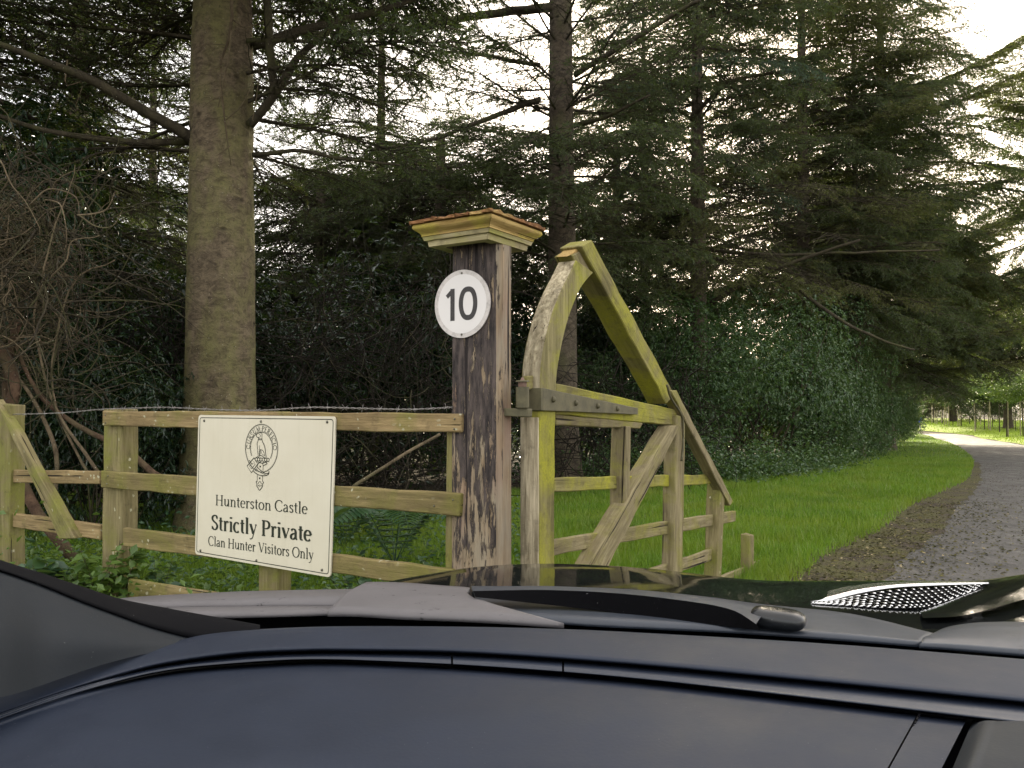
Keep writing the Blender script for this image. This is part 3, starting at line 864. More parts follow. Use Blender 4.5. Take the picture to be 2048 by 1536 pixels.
T19 = conifer('low dense conifer filling the gap right of the huge trunk', px2xy(640, 19.5), 19.5, 0.2, 7.4,
             [(3.4, 7.0, 0.34, 7, FULL + THIN, 0.95, -14, 4)], M_BARK2)
T8 = conifer('thin half bare conifer in the gap left of the huge trunk', px2xy(150, 17), 17, 0.24, 12,
             [(3.8, 6.5, 0.42, 6, THIN + BARE + FULL, 1.0, -10, 8), (6.5, 11.5, 0.6, 5, THIN + BARE, 1.0, -4, 18)], M_BARK2)
T9 = conifer('leaning conifer beyond the left edge, its mossy boughs crossing the top left corner', px2xy(-240, 10), 10, 0.3, 9,
             [(3.6, 7.5, 0.36, 6, BARE + THIN + BROWN, 1.15, -14, 6)], M_BARK2)
T10 = conifer('feathery conifer farther back between the two big trunks', px2xy(760, 22), 22, 0.24, 15,
             [(4, 8.8, 0.36, 8, FULL + THIN, 1.05, -12, 4), (9.2, 14, 0.8, 5, THIN, 1.0, -4, 14)], M_BARK2)
T11 = conifer('pale thin conifer lit by the low sun behind the gate apex', px2xy(1290, 30), 30, 0.22, 19,
             [(4, 9, 0.5, 6, FULL + BROWN, 1.0, -8, 6), (9, 18, 0.75, 6, FULL + BROWN, 1.1, -4, 12)], M_BARK2)
T12 = conifer('bushy conifer behind the rhododendrons left of the huge trunk', px2xy(300, 27), 27, 0.24, 17,
             [(2, 9, 0.5, 6, FULL, 1.1, -8, 4), (9, 14.5, 1.0, 5, THIN, 1.1, -4, 12)], M_BARK2)

T14 = conifer('brown tinged conifer right behind the rounded holly hedge', px2xy(1715, 27), 27, 0.2, 15,
             [(5, 13, 0.55, 7, BROWN + FULL, 1.2, -10, 8)], M_BARK2)
T15 = conifer('dense conifer beyond the spreading one, low over the hedge', px2xy(1775, 48), 48, 0.26, 17,
             [(4, 15, 0.7, 7, FULL + UPB, 1.7, -10, 4)], M_BARK2)
T16 = conifer('dark conifer filling the space behind the gate apex', px2xy(1235, 22), 22, 0.2, 9,
             [(3.2, 8.6, 0.46, 6, FULL + BLUE + THIN, 1.0, -18, 2)], M_BARK2)
T17 = conifer('low spreading conifer whose boughs darken the gap behind the post cap', px2xy(880, 18.5), 18.5, 0.2, 8.0,
             [(3.8, 7.8, 0.36, 7, FULL + THIN, 1.0, -14, 2)], M_BARK2)
# long mossy limbs and hanging bare twigs of the huge spruce
def limb(parent, pts, r0, r1, mat, name='limb', k=7, n=16, jit=0.03):
    P = catmull([tuple(p) for p in pts], n)
    for i in range(1, n): P[i] += np.array([noise.noise(Vector((P[i][0] * 2, P[i][2] * 2, q * 7))) * jit for q in range(3)])
    rr = np.linspace(r0, r1, n + 1)
    return tubes_obj(name, [(P, rr)], mat, parent, k)
for pts, a, b in [
    ([(395, 285, 9.1), (260, 205, 8.6), (140, 140, 8.2), (-10, 85, 7.8)], 0.07, 0.03),
    ([(380, 285, 9.2), (230, 282, 8.9), (100, 262, 8.6), (-20, 225, 8.3)], 0.045, 0.02),
    ([(500, 250, 9.1), (560, 170, 9.0), (600, 110, 9.0), (680, 40, 8.9)], 0.055, 0.03),
    ([(545, 190, 9.0), (540, 100, 9.0), (530, -20, 9.0)], 0.05, 0.045),
    ([(505, 90, 9.2), (620, 55, 9.4), (760, 20, 9.6), (900, -30, 10)], 0.06, 0.03),
    ([(505, 310, 9.2), (590, 300, 9.2), (700, 322, 9.2), (800, 330, 9.2)], 0.03, 0.012)]:
    limb(T1, [atY(*p) for p in pts], a, b, M_TWIG)
for pts, a, b in [
    ([(1100, 15, 14.9), (960, 30, 14.5), (800, 60, 14), (560, 70, 13.5)], 0.09, 0.04),
    ([(1150, 150, 14.9), (1230, 100, 14.4), (1330, 40, 14), (1400, 0, 13.6)], 0.06, 0.03),
    ([(1080, 200, 14.9), (980, 235, 14.6), (860, 280, 14.2), (740, 300, 13.8)], 0.06, 0.02),
    ([(1080, 130, 14.9), (960, 110, 14.5), (860, 100, 14)], 0.045, 0.015),
    ([(1150, 250, 14.9), (1220, 230, 14.4), (1300, 190, 14)], 0.05, 0.02)]:
    limb(T2, [atY(*p) for p in pts], a, b, M_TWIG)
for pts, a, b in [
    ([(1415, 610, 19.4), (1500, 560, 18.8), (1600, 520, 18.2), (1720, 480, 17.6)], 0.07, 0.03),
    ([(1415, 500, 19.4), (1560, 510, 18.6), (1700, 505, 18), (1880, 500, 17.6)], 0.05, 0.02),
    ([(1380, 240, 19.4), (1450, 170, 19), (1520, 150, 18.6), (1600, 140, 18)], 0.06, 0.03),
    ([(1600, 580, 18.2), (1680, 640, 17.6), (1760, 680, 17.2), (1830, 700, 17)], 0.045, 0.02)]:
    limb(T3, [atY(*p) for p in pts], a, b, M_TWIG)
def twig_bunch(name, parent, starts, mat, rr=(0.006, 0.002), n=8):
    specs = []
    for pts, r0, r1 in starts:
        P = catmull([tuple(p) for p in pts], n); specs.append((P, np.linspace(r0, r1, n + 1)))
    return tubes_obj(name, specs, mat, parent, 4)
tw = []
for pts, r0, r1 in [
    ([(462, -20), (463, 60), (440, 130), (445, 200), (452, 260), (462, 330)], .022, .006),
    ([(463, 60), (458, 110), (450, 150), (436, 215)], .014, .006), ([(448, 190), (425, 200), (405, 215)], .008, .003),
    ([(452, 240), (480, 215), (500, 180), (512, 150)], .008, .003), ([(455, 232), (430, 236), (415, 238)], .006, .003),
    ([(462, 290), (448, 302), (432, 312)], .008, .003), ([(448, 130), (420, 140), (390, 141)], .007, .003),
    ([(450, 90), (420, 88), (400, 92)], .006, .003), ([(466, 40), (490, 55), (510, 50), (530, 40)], .01, .004),
    ([(505, 240), (515, 180), (520, 120)], .006, .003), ([(135, 120), (132, 170), (165, 165), (150, 215)], .01, .004)]:
    tw.append(([atY(p[0], p[1], 8.68 + 0.02 * i) for i, p in enumerate(pts)], r0, r1))
for t_w in tw: twig_bunch('bare_twig', T1, [t_w], M_DEAD)

# random curly twigs
def curly(n, box, rs, seglen, segs, mat, name, parent=None, curl=0.35, down=0.0, y0=None, r=(0.006, 0.0015), M=None, k=4, start=None, dirf=None):
    P0 = []; P1 = []; A = []; B = []
    for i in range(n):
        p = np.array([rs.uniform(*box[0]), rs.uniform(*box[1]), rs.uniform(*box[2])])
        d = rs.normal(0, 1, 3) if dirf is None else dirf(p)
        d = d / np.linalg.norm(d); ax = rs.normal(0, 1, 3); ra = rs.uniform(0.6, 1.0) * r[0]
        for s in range(segs):
            d = d + curl * np.cross(ax, d) * 0.5 + rs.normal(0, 0.12, 3) + np.array([0, 0, -down]); d /= np.linalg.norm(d)
            q = p + d * seglen
            P0.append(p); P1.append(q); A.append(ra * (1 - s / segs) + r[1]); B.append(ra * (1 - (s + 1) / segs) + r[1]); p = q
    V, F = seg_mesh(np.array(P0), np.array(P1), np.array(A), np.array(B))
    return tag(obj(name, npmesh(name, V, F, mat, True), parent, M), kind='stuff')
rs = np.random.default_rng(3)
# ------------------------------------------------------------------ broadleaf shrubs
def shrub_mesh(name, seed, size, nwh, leaf, mat, ll, per=8, inner=0.35, droop=0.3, stems=20, lumps=9):
    """leaf whorls on the skin and inside of a lumpy body standing on z=0, with stems"""
    r = np.random.default_rng(seed)
    sx, sy, sz = size
    C = [(0, 0, 0.5 * sz, 0.36 * sx, 0.36 * sy, 0.48 * sz)]
    for i in range(lumps):
        a = r.random() * 6.28
        C.append((0.28 * sx * math.cos(a), 0.28 * sy * math.sin(a), sz * r.uniform(0.2, 0.82), 0.24 * sx * r.uniform(0.8, 1.2), 0.24 * sy * r.uniform(0.8, 1.2), 0.20 * sz * r.uniform(0.8, 1.2)))
    P = []; N_ = []
    for i in range(nwh):
        c = C[r.integers(len(C))]; d = r.normal(0, 1, 3); d /= np.linalg.norm(d)
        rad = 1.0 if r.random() > inner else r.uniform(0.4, 1.0)
        rad *= 1 + r.normal(0, 0.07)
        P.append([c[0] + d[0] * c[3] * rad, c[1] + d[1] * c[4] * rad, max(0.05, c[2] + d[2] * c[5] * rad)]); N_.append(d + np.array([0, 0, 0.5]))
    P = np.array(P); N_ = np.array(N_); N_ /= np.linalg.norm(N_, axis=1, keepdims=True)
    n = len(P) * per
    Pp = np.repeat(P, per, 0) + r.normal(0, ll * 0.12, (n, 3)); Nn = np.repeat(N_, per, 0)
    rd = r.normal(0, 1, (n, 3)); rd -= (rd * Nn).sum(1)[:, None] * Nn; rd /= np.linalg.norm(rd, axis=1, keepdims=True)
    D = rd + Nn * r.uniform(-0.2, 0.7, n)[:, None] + np.array([0, 0, -droop])
    # keep the leaf faces turned up
    V, F = scatter(leaf[0], leaf[1], Pp, basis(D, r.normal(0, 0.5, n)), ll * r.uniform(0.6, 1.15, n))
    P0 = []; P1 = []; A = []; B = []
    for i in range(stems):
        a = r.random() * 6.28; p = np.array([0.12 * sx * math.cos(a), 0.12 * sy * math.sin(a), 0.0])
        tgt = P[r.integers(len(P))]; m_ = 9; bend = r.normal(0, 0.25, 3)
        for s in range(m_):
            t0, t1 = s / m_, (s + 1) / m_
            f = lambda t: p * (1 - t) + tgt * t + bend * math.sin(t * 3.14)
            P0.append(f(t0)); P1.append(f(t1)); A.append(0.03 * (1 - t0) + 0.005); B.append(0.03 * (1 - t1) + 0.005)
    SV, SF_ = seg_mesh(np.array(P0), np.array(P1), np.array(A), np.array(B))
    return npmesh(name, V, F, mat), npmesh('stems', SV, SF_, M_TWIG, True)
LAUREL = [shrub_mesh('leaves', 100 + i, (4.2, 3.4, 5.4), 2600, LEAF_L, M_LAUREL, 0.15, 7, 0.45, 0.35) for i in range(3)]
HOLLY = [shrub_mesh('leaves', 120 + i, (4.5, 3.6, 3.6), 5200, LEAF_H, M_HOLLY, 0.075, 6, 0.35, 0.1) for i in range(3)]
def shrub(kind, name, label, x, y, rot, sc, group, cat='shrub'):
    z = gz(y); t = empty(name, (x, y, z), label, cat, group)
    M = Matrix.Translation((x, y, z)) @ Matrix.Rotation(rot, 4, 'Z') @ Matrix.Diagonal((*sc, 1))
    a, b = random.choice(kind)
    obj('leaves', a, t, M); obj('stem', b, t, M)
    return t
LG = 'rhododendrons behind the rail fence'
for (px, Y, s, lab) in [
    (60, 10.5, (1.0, 1, 1.0), 'dark rhododendron at the far left behind the bare brown tangle'),
    (215, 8.6, (0.42, .5, 0.5), 'small rhododendron with large leaves just above the left end of the rails'),
    (-40, 8.4, (0.5, .5, 0.78), 'rhododendron behind the brown tangle with its top at the left edge'),
    (250, 12.5, (1.0, 1, 0.95), 'dark rhododendron just left of the huge spruce trunk'),
    (-150, 14, (1.1, 1, 1.15), 'tall rhododendron at the left edge, behind the others'),
    (130, 17, (1.1, 1, 1.15), 'tall rhododendron in the back row left of the huge trunk'),
    (560, 13.5, (0.85, 1, 0.75), 'lower rhododendron seen just right of the huge trunk above the sign'),
    (760, 15.0, (1.1, 1, 0.92), 'rhododendron filling the dark gap left of the number post'),
    (960, 17.5, (1.1, 1, 1.0), 'rhododendron directly behind the gate post cap'),
    (420, 19, (1.2, 1, 1.0), 'rhododendron hidden mostly behind the huge trunk'),
    (640, 21.5, (1.2, 1, 0.95), 'sunlit rhododendron glowing green in the gap above the sign'),
    (1170, 21, (1.1, 1, 0.95), 'rhododendron seen through the gate arch behind the scaly trunk'),
    (820, 24, (1.3, 1, 1.1), 'rhododendron in the back row left of the number post')]:
    shrub(LAUREL, 'rhododendron', lab, px2xy(px, Y), Y, random.random() * 6, s, LG)
HG = 'holly and laurel bushes of the verge hedge'
for (px, Y, s, lab) in [
    (1255, 17.5, (0.8, .8, 0.8), 'low holly bush seen inside the gate triangle'),
    (1390, 17.5, (1.05, .8, 1.12), 'holly bush touching the sloping gate brace'),
    (1535, 18.6, (1.15, .9, 1.36), 'largest rounded holly bush in the middle of the hedge'),
    (1465, 21.5, (1.0, .8, 1.4), 'holly bush behind and left of the largest one'),
    (1600, 22, (0.9, .8, 0.8), 'low holly bush whose shiny leaves reach the edge of the grass'),
    (1745, 30, (0.9, .8, 0.8), 'low holly bush hiding the foot of the spreading conifer'),
    (1690, 25, (0.9, .8, 0.85), 'low holly bush next along from the shiny leaved one'),
    (1655, 22.5, (1.2, .9, 1.35), 'holly bush with a twiggy dark top right of the largest one'),
    (1725, 29, (1.1, .9, 1.15), 'holly bush standing under the flat spreading boughs'),
    (1770, 38, (1.15, 1, 1.2), 'smaller looking holly bush before the walker'),
    (1790, 50, (1.2, 1, 1.3), 'last but one holly bush of the hedge near the bend'),
    (1800, 64, (1.2, 1, 1.3), 'last holly bush right beside the walker in blue')]:
    shrub(HOLLY, 'holly_bush', lab, px2xy(px, Y), Y + 1.0, random.random() * 6, s, HG)
az_ = rng.random(len(LITTER)) * 6.28
Vl, Fl = scatter(LEAF_H[0], LEAF_H[1], LITTER, basis(np.stack([np.cos(az_), np.sin(az_), rng.normal(0, .15, len(az_))], -1), rng.normal(0, .4, len(az_))), np.where(LITTER[:, 1] < 12, 1, .6) * rng.uniform(.012, .045, len(az_)))
M_LITTER = leaf_mat('leaf litter', (0.03, 0.022, 0.012), (0.13, 0.115, 0.03), 0.8, 0.1, (0.35, 0.28, 0.15))
tag(obj('leaf_litter', npmesh('leaf_litter', Vl, Fl, M_LITTER)), 'fallen bits and moss on the gravel between the verge and the drive', 'leaf litter', None, 'stuff')
# low ground ivy and brambles along the hedge foot
def leafmass(name, pts, ll, leaf, mat, label, cat, up=0.6, per=1, seed=5):
    r = np.random.default_rng(seed); n = len(pts)
    az = r.random(n) * 6.28; D = np.stack([np.cos(az), np.sin(az), r.normal(0.1, up, n)], -1)
    V, F = scatter(leaf[0], leaf[1], pts, basis(D, r.normal(0, 0.6, n)), ll * r.uniform(0.5, 1.2, n))
    return tag(obj(name, npmesh(name, V, F, mat)), label, cat, None, 'stuff')
hb = resample(HBw, 200); n = 38000
ii = rng.integers(60, 196, n); q = hb[ii] + rng.normal(0, 0.45, (n, 2)) + np.array([-0.1, 0.5])
hgt = np.abs(rng.normal(0, 0.42, n)) * (0.5 + 0.5 * np.sin(q[:, 0] * 2.1) ** 2)
pts = np.stack([q[:, 0], q[:, 1], gzn(q[:, 1]) + hgt], -1)
leafmass('hedge_foot_leaves', pts, 0.085, LEAF_H, M_HOLLY, 'low dark leafy growth along the foot of the hedge', 'ground cover')

# brown tangle at the left behind the fence
bt = empty('bare_shrub', (px2xy(60, 6.6), 6.6, 0), 'tangled bare brown shrub arching at the left edge behind the fence', 'shrub')
c0 = np.array([px2xy(60, 6.7), 6.7, 0])
curly(430, ((c0[0] - 0.9, c0[0] + 0.10), (6.2, 7.4), (1.9, 3.25)), rs, 0.085, 9, M_DEAD, 'twig', bt, 0.5, 0.02, r=(0.0055, 0.0012))
curly(330, ((c0[0] - 0.9, c0[0] + 0.45), (6.2, 7.4), (1.5, 3.5)), rs, 0.13, 9, M_TWIG, 'twig', bt, 0.3, 0.03, r=(0.008, 0.0015))
for pts, a, b in [
    ([(150, 1120), (60, 1000), (20, 880), (15, 740), (40, 640)], .05, .03),
    ([(330, 960), (240, 900), (130, 830), (60, 760), (20, 640)], .03, .012),
    ([(110, 980), (105, 880), (60, 790), (-20, 700)], .02, .012),
    ([(200, 950), (140, 860), (95, 760), (70, 650), (90, 540)], .015, .006),
    ([(190, 960), (150, 900), (115, 800), (110, 700), (150, 560), (230, 520)], .012, .005),
    ([(-20, 860), (25, 800), (22, 740), (0, 690)], .05, .05)]:
    limb(bt, [atY(x, y, 6.6 + 0.05 * i) for i, (x, y) in enumerate(pts)], a, b, M_ROOT if a > .028 else M_DEAD, 'stem', jit=0.05)
for pts in [
    [(85, 550), (100, 470), (130, 400), (150, 330)], [(155, 430), (210, 420), (230, 385), (236, 395)], [(158, 430), (190, 450), (225, 450), (245, 420)],
    [(90, 400), (120, 408), (128, 450), (128, 500)], [(0, 320), (20, 370), (50, 410), (80, 470)], [(60, 410), (100, 375), (150, 390), (158, 430)],
    [(100, 560), (130, 520), (140, 480), (200, 470)]]:
    limb(bt, [atY(x, y, 6.1) for x, y in pts], .007, .0025, M_DEAD, 'twig', 5)
# dark twigs between the shrubs: one shrub skeleton each side of the trunk
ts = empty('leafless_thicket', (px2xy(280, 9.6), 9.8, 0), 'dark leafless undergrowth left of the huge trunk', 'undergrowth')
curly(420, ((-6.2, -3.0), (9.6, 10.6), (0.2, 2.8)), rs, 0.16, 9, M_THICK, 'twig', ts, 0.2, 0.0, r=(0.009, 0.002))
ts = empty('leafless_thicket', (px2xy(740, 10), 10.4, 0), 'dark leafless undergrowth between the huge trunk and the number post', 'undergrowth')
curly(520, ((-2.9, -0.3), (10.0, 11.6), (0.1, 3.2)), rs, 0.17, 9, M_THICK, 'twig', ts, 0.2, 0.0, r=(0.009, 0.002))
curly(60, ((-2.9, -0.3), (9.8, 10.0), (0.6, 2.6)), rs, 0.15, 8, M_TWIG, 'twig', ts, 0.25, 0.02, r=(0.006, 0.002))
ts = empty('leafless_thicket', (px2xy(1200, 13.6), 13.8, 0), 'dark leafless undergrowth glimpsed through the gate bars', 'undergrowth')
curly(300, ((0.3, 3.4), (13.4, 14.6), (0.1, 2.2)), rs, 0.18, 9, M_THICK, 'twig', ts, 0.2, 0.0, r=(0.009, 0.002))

# ------------------------------------------------------------------ fence
FD = (-0.845, 0.535)
FP = Plane((-0.2594, 3.429, 0), FD)
fence = empty('rail_fence', Vector((-0.9, 3.83, 0)), 'weathered post and rail fence carrying the white castle sign', 'fence')
B = lambda n, q, d, m, off=0.0, **k: board(n, fence, FP, q, d, m, off, **k)
B('rail', [(205, 822), (922, 827), (921, 866), (205, 852)], 0.035, M_RAIL, 0.022)
B('rail', [(201, 942), (921, 988), (919, 1032), (201, 976)], 0.035, M_RAILM, 0.022)
B('rail', [(246, 1055), (905, 1140), (905, 1178), (246, 1093)], 0.035, M_RAILM, 0.022)
B('rail', [(255, 1158), (700, 1232), (700, 1275), (255, 1196)], 0.035, M_RAILM, 0.022)
B('post', [(207, 818), (245, 818), (245, 1262), (203, 1262)], 0.10, M_FPOST, -0.016)
B('post', [(516, 823), (556, 823), (556, 1330), (516, 1330)], 0.09, M_FPOST, -0.016)
B('post', [(893, 828), (925, 828), (915, 1440), (885, 1440)], 0.09, M_FPOST, -0.016, label='mossy post beside the gate post')
for x, y in [(909, 838), (908, 858), (211, 830), (211, 846), (868, 1012), (906, 1000), (216, 952), (214, 968)]:
    ball('nail', fence, FP.pt(x, y, 0.024), 0.0045, M_SCREW, (1, 0.6, 1), 6)
wing = empty('side_fence', FP.pt(10, 1150, -0.05), 'mossy fence bay with a diagonal brace at the far left', 'fence')
W = lambda n, q, d, m, off=0.0, **k: board(n, wing, FP, q, d, m, off, **k)
W('rail', [(8, 940), (199, 942), (199, 968), (8, 966)], 0.035, M_RAIL, -0.02)
W('rail', [(8, 1024), (200, 1050), (200, 1080), (8, 1052)], 0.035, M_RAIL, -0.02)
W('brace', [(-12, 798), (22, 850), (150, 1078), (118, 1078)], 0.06, M_FPOST, 0.03, label='diagonal half round brace')
W('post', [(-22, 806), (20, 810), (19, 1230), (-24, 1230)], 0.10, M_FPOST, 0.0)

# barbed wire
wp = [(-30, 830), (20, 829), (120, 826), (200, 819), (260, 817), (330, 815), (420, 819), (520, 821), (620, 815), (720, 817), (820, 819), (905, 815), (921, 813)]
bw = empty('barbed_wire', FP.pt(200, 819, -0.03), 'strand of barbed wire strung along the top of the rail fence', 'wire')
cw = catmull([tuple(FP.pt(x, y, -0.02)) for x, y in wp], 240)
nrm = np.array(FP.n)
for ph in (0, math.pi):
    P = np.array([c + 0.0032 * (math.cos(i * 1.25 + ph) * nrm + math.sin(i * 1.25 + ph) * np.array([0, 0, 1])) for i, c in enumerate(cw)])
    tubes_obj('strand', [(P, 0.0018)], M_WIRE, bw, 5)
bv = []
bme = None
for i in range(6, 238, 7):
    c = Vector(cw[i] + np.array([0, 0, random.uniform(-.001, .001)]))
    if bme is None:
        specs = []
        for a in (0.4, 1.9, 3.6, 5.1):
            d = np.array([0.3 * math.cos(a * 3), math.cos(a), math.sin(a)]); d /= np.linalg.norm(d)
            specs.append(([d * -0.002, d * 0.022], [0.0014, 0.0006]))
        specs.append(([np.array([-0.006, 0, 0.0]), np.array([0.006, 0, 0])], 0.0042))
        o = tubes_obj('barb', specs, M_WIRE, bw, 5, Matrix.Translation(c)); bme = o.data
    else:
        obj('barb', bme, bw, Matrix.Translation(c) @ Matrix.Rotation(math.atan2(FD[1], FD[0]), 4, 'Z') @ Matrix.Rotation(random.random() * 6, 4, 'X'))

# leaning bare pole behind the fence
pole = limb(None, [atY(705, 975, 6.0), atY(790, 920, 6.2), atY(880, 868, 6.4)], .014, .012, M_DEAD, 'fallen_pole')
tag(pole, 'thin bare pole leaning behind the rails left of the gate post', 'branch')

# ------------------------------------------------------------------ gate post with its cap
fd = Vector((FD[0], FD[1], 0)).normalized(); fr = Vector((-fd.x, -fd.y, 0)); fn = FP.n
PO = Vector((-0.2594, 3.429, 0)) + fr * 0.1235 - fn * 0.052     # centre of the post
MP = Matrix(((fr.x, -fn.x, 0, PO.x), (fr.y, -fn.y, 0, PO.y), (0, 0, 1, 0), (0, 0, 0, 1)))   # local x along fence to the right, y away
gp = bpy.data.objects.new('gate_post', None); link(gp, None, MP)
tag(gp, 'tall gate post with flaking brown paint and a moulded wooden cap', 'post')
HW, HD, CH = 0.125, 0.052, 0.018
sect = [(-HW + .008, -HD), (HW - CH, -HD), (HW, -HD + CH), (HW, HD - CH), (HW - CH, HD), (-HW + CH, HD), (-HW, HD - CH), (-HW, -HD + .008)]
V = []; F = []
nz = 40; topz = atY(960, 478, 3.36).z + 0.02
sect2 = []
for i in range(len(sect)):
    a = sect[i]; b = sect[(i + 1) % len(sect)]; kk = 6 if i in (0, 4) else 2
    for j in range(kk): sect2.append((a[0] + (b[0] - a[0]) * j / kk, a[1] + (b[1] - a[1]) * j / kk))
K = len(sect2)
for i in range(nz + 1):
    z = -0.3 + (topz + 0.3) * i / nz
    for j, (x, y) in enumerate(sect2):
        e = 0.0025 * noise.noise(Vector((x * 40, y * 40, z * 1.2))) * 2
        V.append((x * (1 + e * 3), y + (e if y < 0 else 0), z))
for i in range(nz):
    for j in range(K): F.append((i * K + j, i * K + (j + 1) % K, (i + 1) * K + (j + 1) % K, (i + 1) * K + j))
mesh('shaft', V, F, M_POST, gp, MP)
# cap mouldings: mitred square rings; each of the four sides of each moulding is a piece of its own
capC = Vector((-0.1447, 3.426, 0))
MC = Matrix(((fr.x, -fn.x, 0, capC.x), (fr.y, -fn.y, 0, capC.y), (0, 0, 1, 0), (0, 0, 0, 1)))
def zc(py): return atY(978, py, 3.15).z
def ring(name, prof, mat, thick=0.05):
    """prof: list of (half width, z) going up, outer skin"""
    for s in range(4):
        V = []; F = []; L = 12; g_ = 0.0012
        m = len(prof)
        for i in range(L + 1):
            t = -1 + 2 * i / L
            for (hw, z) in prof:
                e = 0.0018 * noise.noise(Vector((t * 5, s * 3 + z * 30, hw * 30)))
                V.append((t * (hw - g_), -(hw) + e, z + e))
            for (hw, z) in (prof[-1], prof[0]):
                V.append((t * (hw - thick), -(hw - thick), z - 0.001 if z == prof[-1][1] else z + 0.001))
        mm = m + 2
        for i in range(L):
            for j in range(mm):
                F.append((i * mm + j, (i + 1) * mm + j, (i + 1) * mm + (j + 1) % mm, i * mm + (j + 1) % mm))
        F.append(tuple(range(mm))); F.append(tuple(L * mm + j for j in range(mm))[::-1])
        mesh(name, V, F, mat, gp, MC @ Matrix.Rotation(s * math.pi / 2, 4, 'Z'))
ring('bed_moulding', [(0.152, zc(471)), (0.155, zc(459))], M_CAPL)
ring('fillet', [(0.166, zc(458.5)), (0.168, zc(455)), (0.172, zc(451))], M_CAPL)
og = []
for i in range(9):
    t = i / 8; og.append((0.178 + 0.024 * (t + 0.30 * math.sin(2 * math.pi * t - 2.6)), zc(450) + (zc(426) - zc(450)) * t))
ring('crown_moulding', og, M_CAP)
# rotten split top boards
def capboard(x0, x1, zt, seed, mat, y0=-0.212, y1=0.212):
    V = []; F = []; nx, ny = 3, 22; r_ = random.Random(seed)
    for k in (0, 1):
        for i in range(nx + 1):
            for j in range(ny + 1):
                x = x0 + (x1 - x0) * i / nx; y = y0 + (y1 - y0) * j / ny
                e = noise.noise(Vector((x * 30, y * 30, seed)))
                hump = 0.034 * (1 - max(abs(x), abs(y)) / 0.21)
                if j in (0, ny): y += r_.uniform(-0.008, 0.004) * (1 if j == 0 else -1)
                z = zt + (hump + 0.006 * e if k else 0.0)
                if k: z += 0.012 + (0.008 * noise.noise(Vector((x * 60, y * 90, seed + 3))))
                V.append((x + (0.004 * e if i in (0, nx) else 0), y, z))
    w_ = ny + 1; half = (nx + 1) * w_
    for i in range(nx):
        for j in range(ny):
            a = i * w_ + j
            F.append((a, a + 1, a + w_ + 1, a + w_)); F.append((half + a, half + a + w_, half + a + w_ + 1, half + a + 1))
    rim = [j for j in range(w_)] + [i * w_ + ny for i in range(1, nx + 1)] + [nx * w_ + j for j in range(ny - 1, -1, -1)] + [i * w_ for i in range(nx - 1, 0, -1)]
    for a, b in zip(rim, rim[1:] + rim[:1]): F.append((a, b, b + half, a + half))
    return mesh('top_board', V, F, mat, gp, MC)
zt = zc(425.5)
xb = [-0.212, -0.13, -0.055, 0.03, 0.10, 0.165, 0.214]
for i in range(6): capboard(xb[i] + .0015, xb[i + 1] - .0015, zt + random.uniform(0, .003), i * 3.3, M_ROT)
# the number plate, on the face of the post
nc = FP.pt(926, 608, 0.0)
MN = Matrix(((fr.x, fn.x, 0, nc.x + fn.x * .006), (fr.y, fn.y, 0, nc.y + fn.y * .006), (0, 0, 1, nc.z), (0, 0, 0, 1)))
plate = bpy.data.objects.new('number_sign', None); link(plate, None, MN)
tag(plate, 'round white number plate reading 10 on the gate post', 'sign')
rad = (FP.pt(926, 540).z - FP.pt(926, 676).z) / 2
def disc(name, r, y0, y1, mat, parent, M, inner=0.0, k=72):
    V = []; F = []
    for yy in (y0, y1):
        for j in range(k):
            a = 2 * math.pi * j / k; V.append((r * math.cos(a), yy, r * math.sin(a)))
    F.append(tuple(range(k))); F.append(tuple(range(2 * k - 1, k - 1, -1)))
    for j in range(k): F.append((j, (j + 1) % k, k + (j + 1) % k, k + j))
    me = bpy.data.meshes.new(name); bm = bmesh.new(); vs = [bm.verts.new(v) for v in V]
    for f in F: bm.faces.new([vs[i] for i in f])
    bmesh.ops.recalc_face_normals(bm, faces=bm.faces); bm.to_mesh(me); bm.free(); me.materials.append(mat)
    return obj(name, me, parent, M)
disc('rim', rad, -0.003, 0.002, M_PLATE2, plate, MN)
disc('face', rad * 0.87, 0.0022, 0.0026, M_PLATE, plate, MN)
for sz in (1, -1):
    ball('screw', plate, MN @ Vector((0, 0.003, sz * rad * 0.90)), 0.0052, M_SCREW, (1, 0.5, 1), 8)

# ------------------------------------------------------------------ lettering as flat ribbons
def ribbon(pts, wfun, y, V, F, closed=False):
    pts = [np.array(p, float) for p in pts]; n = len(pts); b = len(V)
    for i in range(n):
        if closed: t = pts[(i + 1) % n] - pts[(i - 1) % n]
        else: t = pts[min(i + 1, n - 1)] - pts[max(i - 1, 0)]
        t = t / (np.linalg.norm(t) + 1e-9); nn = np.array([-t[1], t[0]]); w_ = wfun(t, i / (n - 1)) / 2
        V.append((pts[i][0] + nn[0] * w_, y, pts[i][1] + nn[1] * w_)); V.append((pts[i][0] - nn[0] * w_, y, pts[i][1] - nn[1] * w_))
    m = n if closed else n - 1
    for i in range(m):
        a = b + 2 * i; c = b + 2 * ((i + 1) % n)
        F.append((a, c, c + 1, a + 1))
def arc(cx, cy, rx, ry, a0, a1, n=14):
    return [(cx + rx * math.cos(R(a0 + (a1 - a0) * i / n)), cy + ry * math.sin(R(a0 + (a1 - a0) * i / n))) for i in range(n + 1)]
def ser(x, y, w_=0.09): return ('s', [(x - w_, y), (x + w_, y)])
XH = 0.46
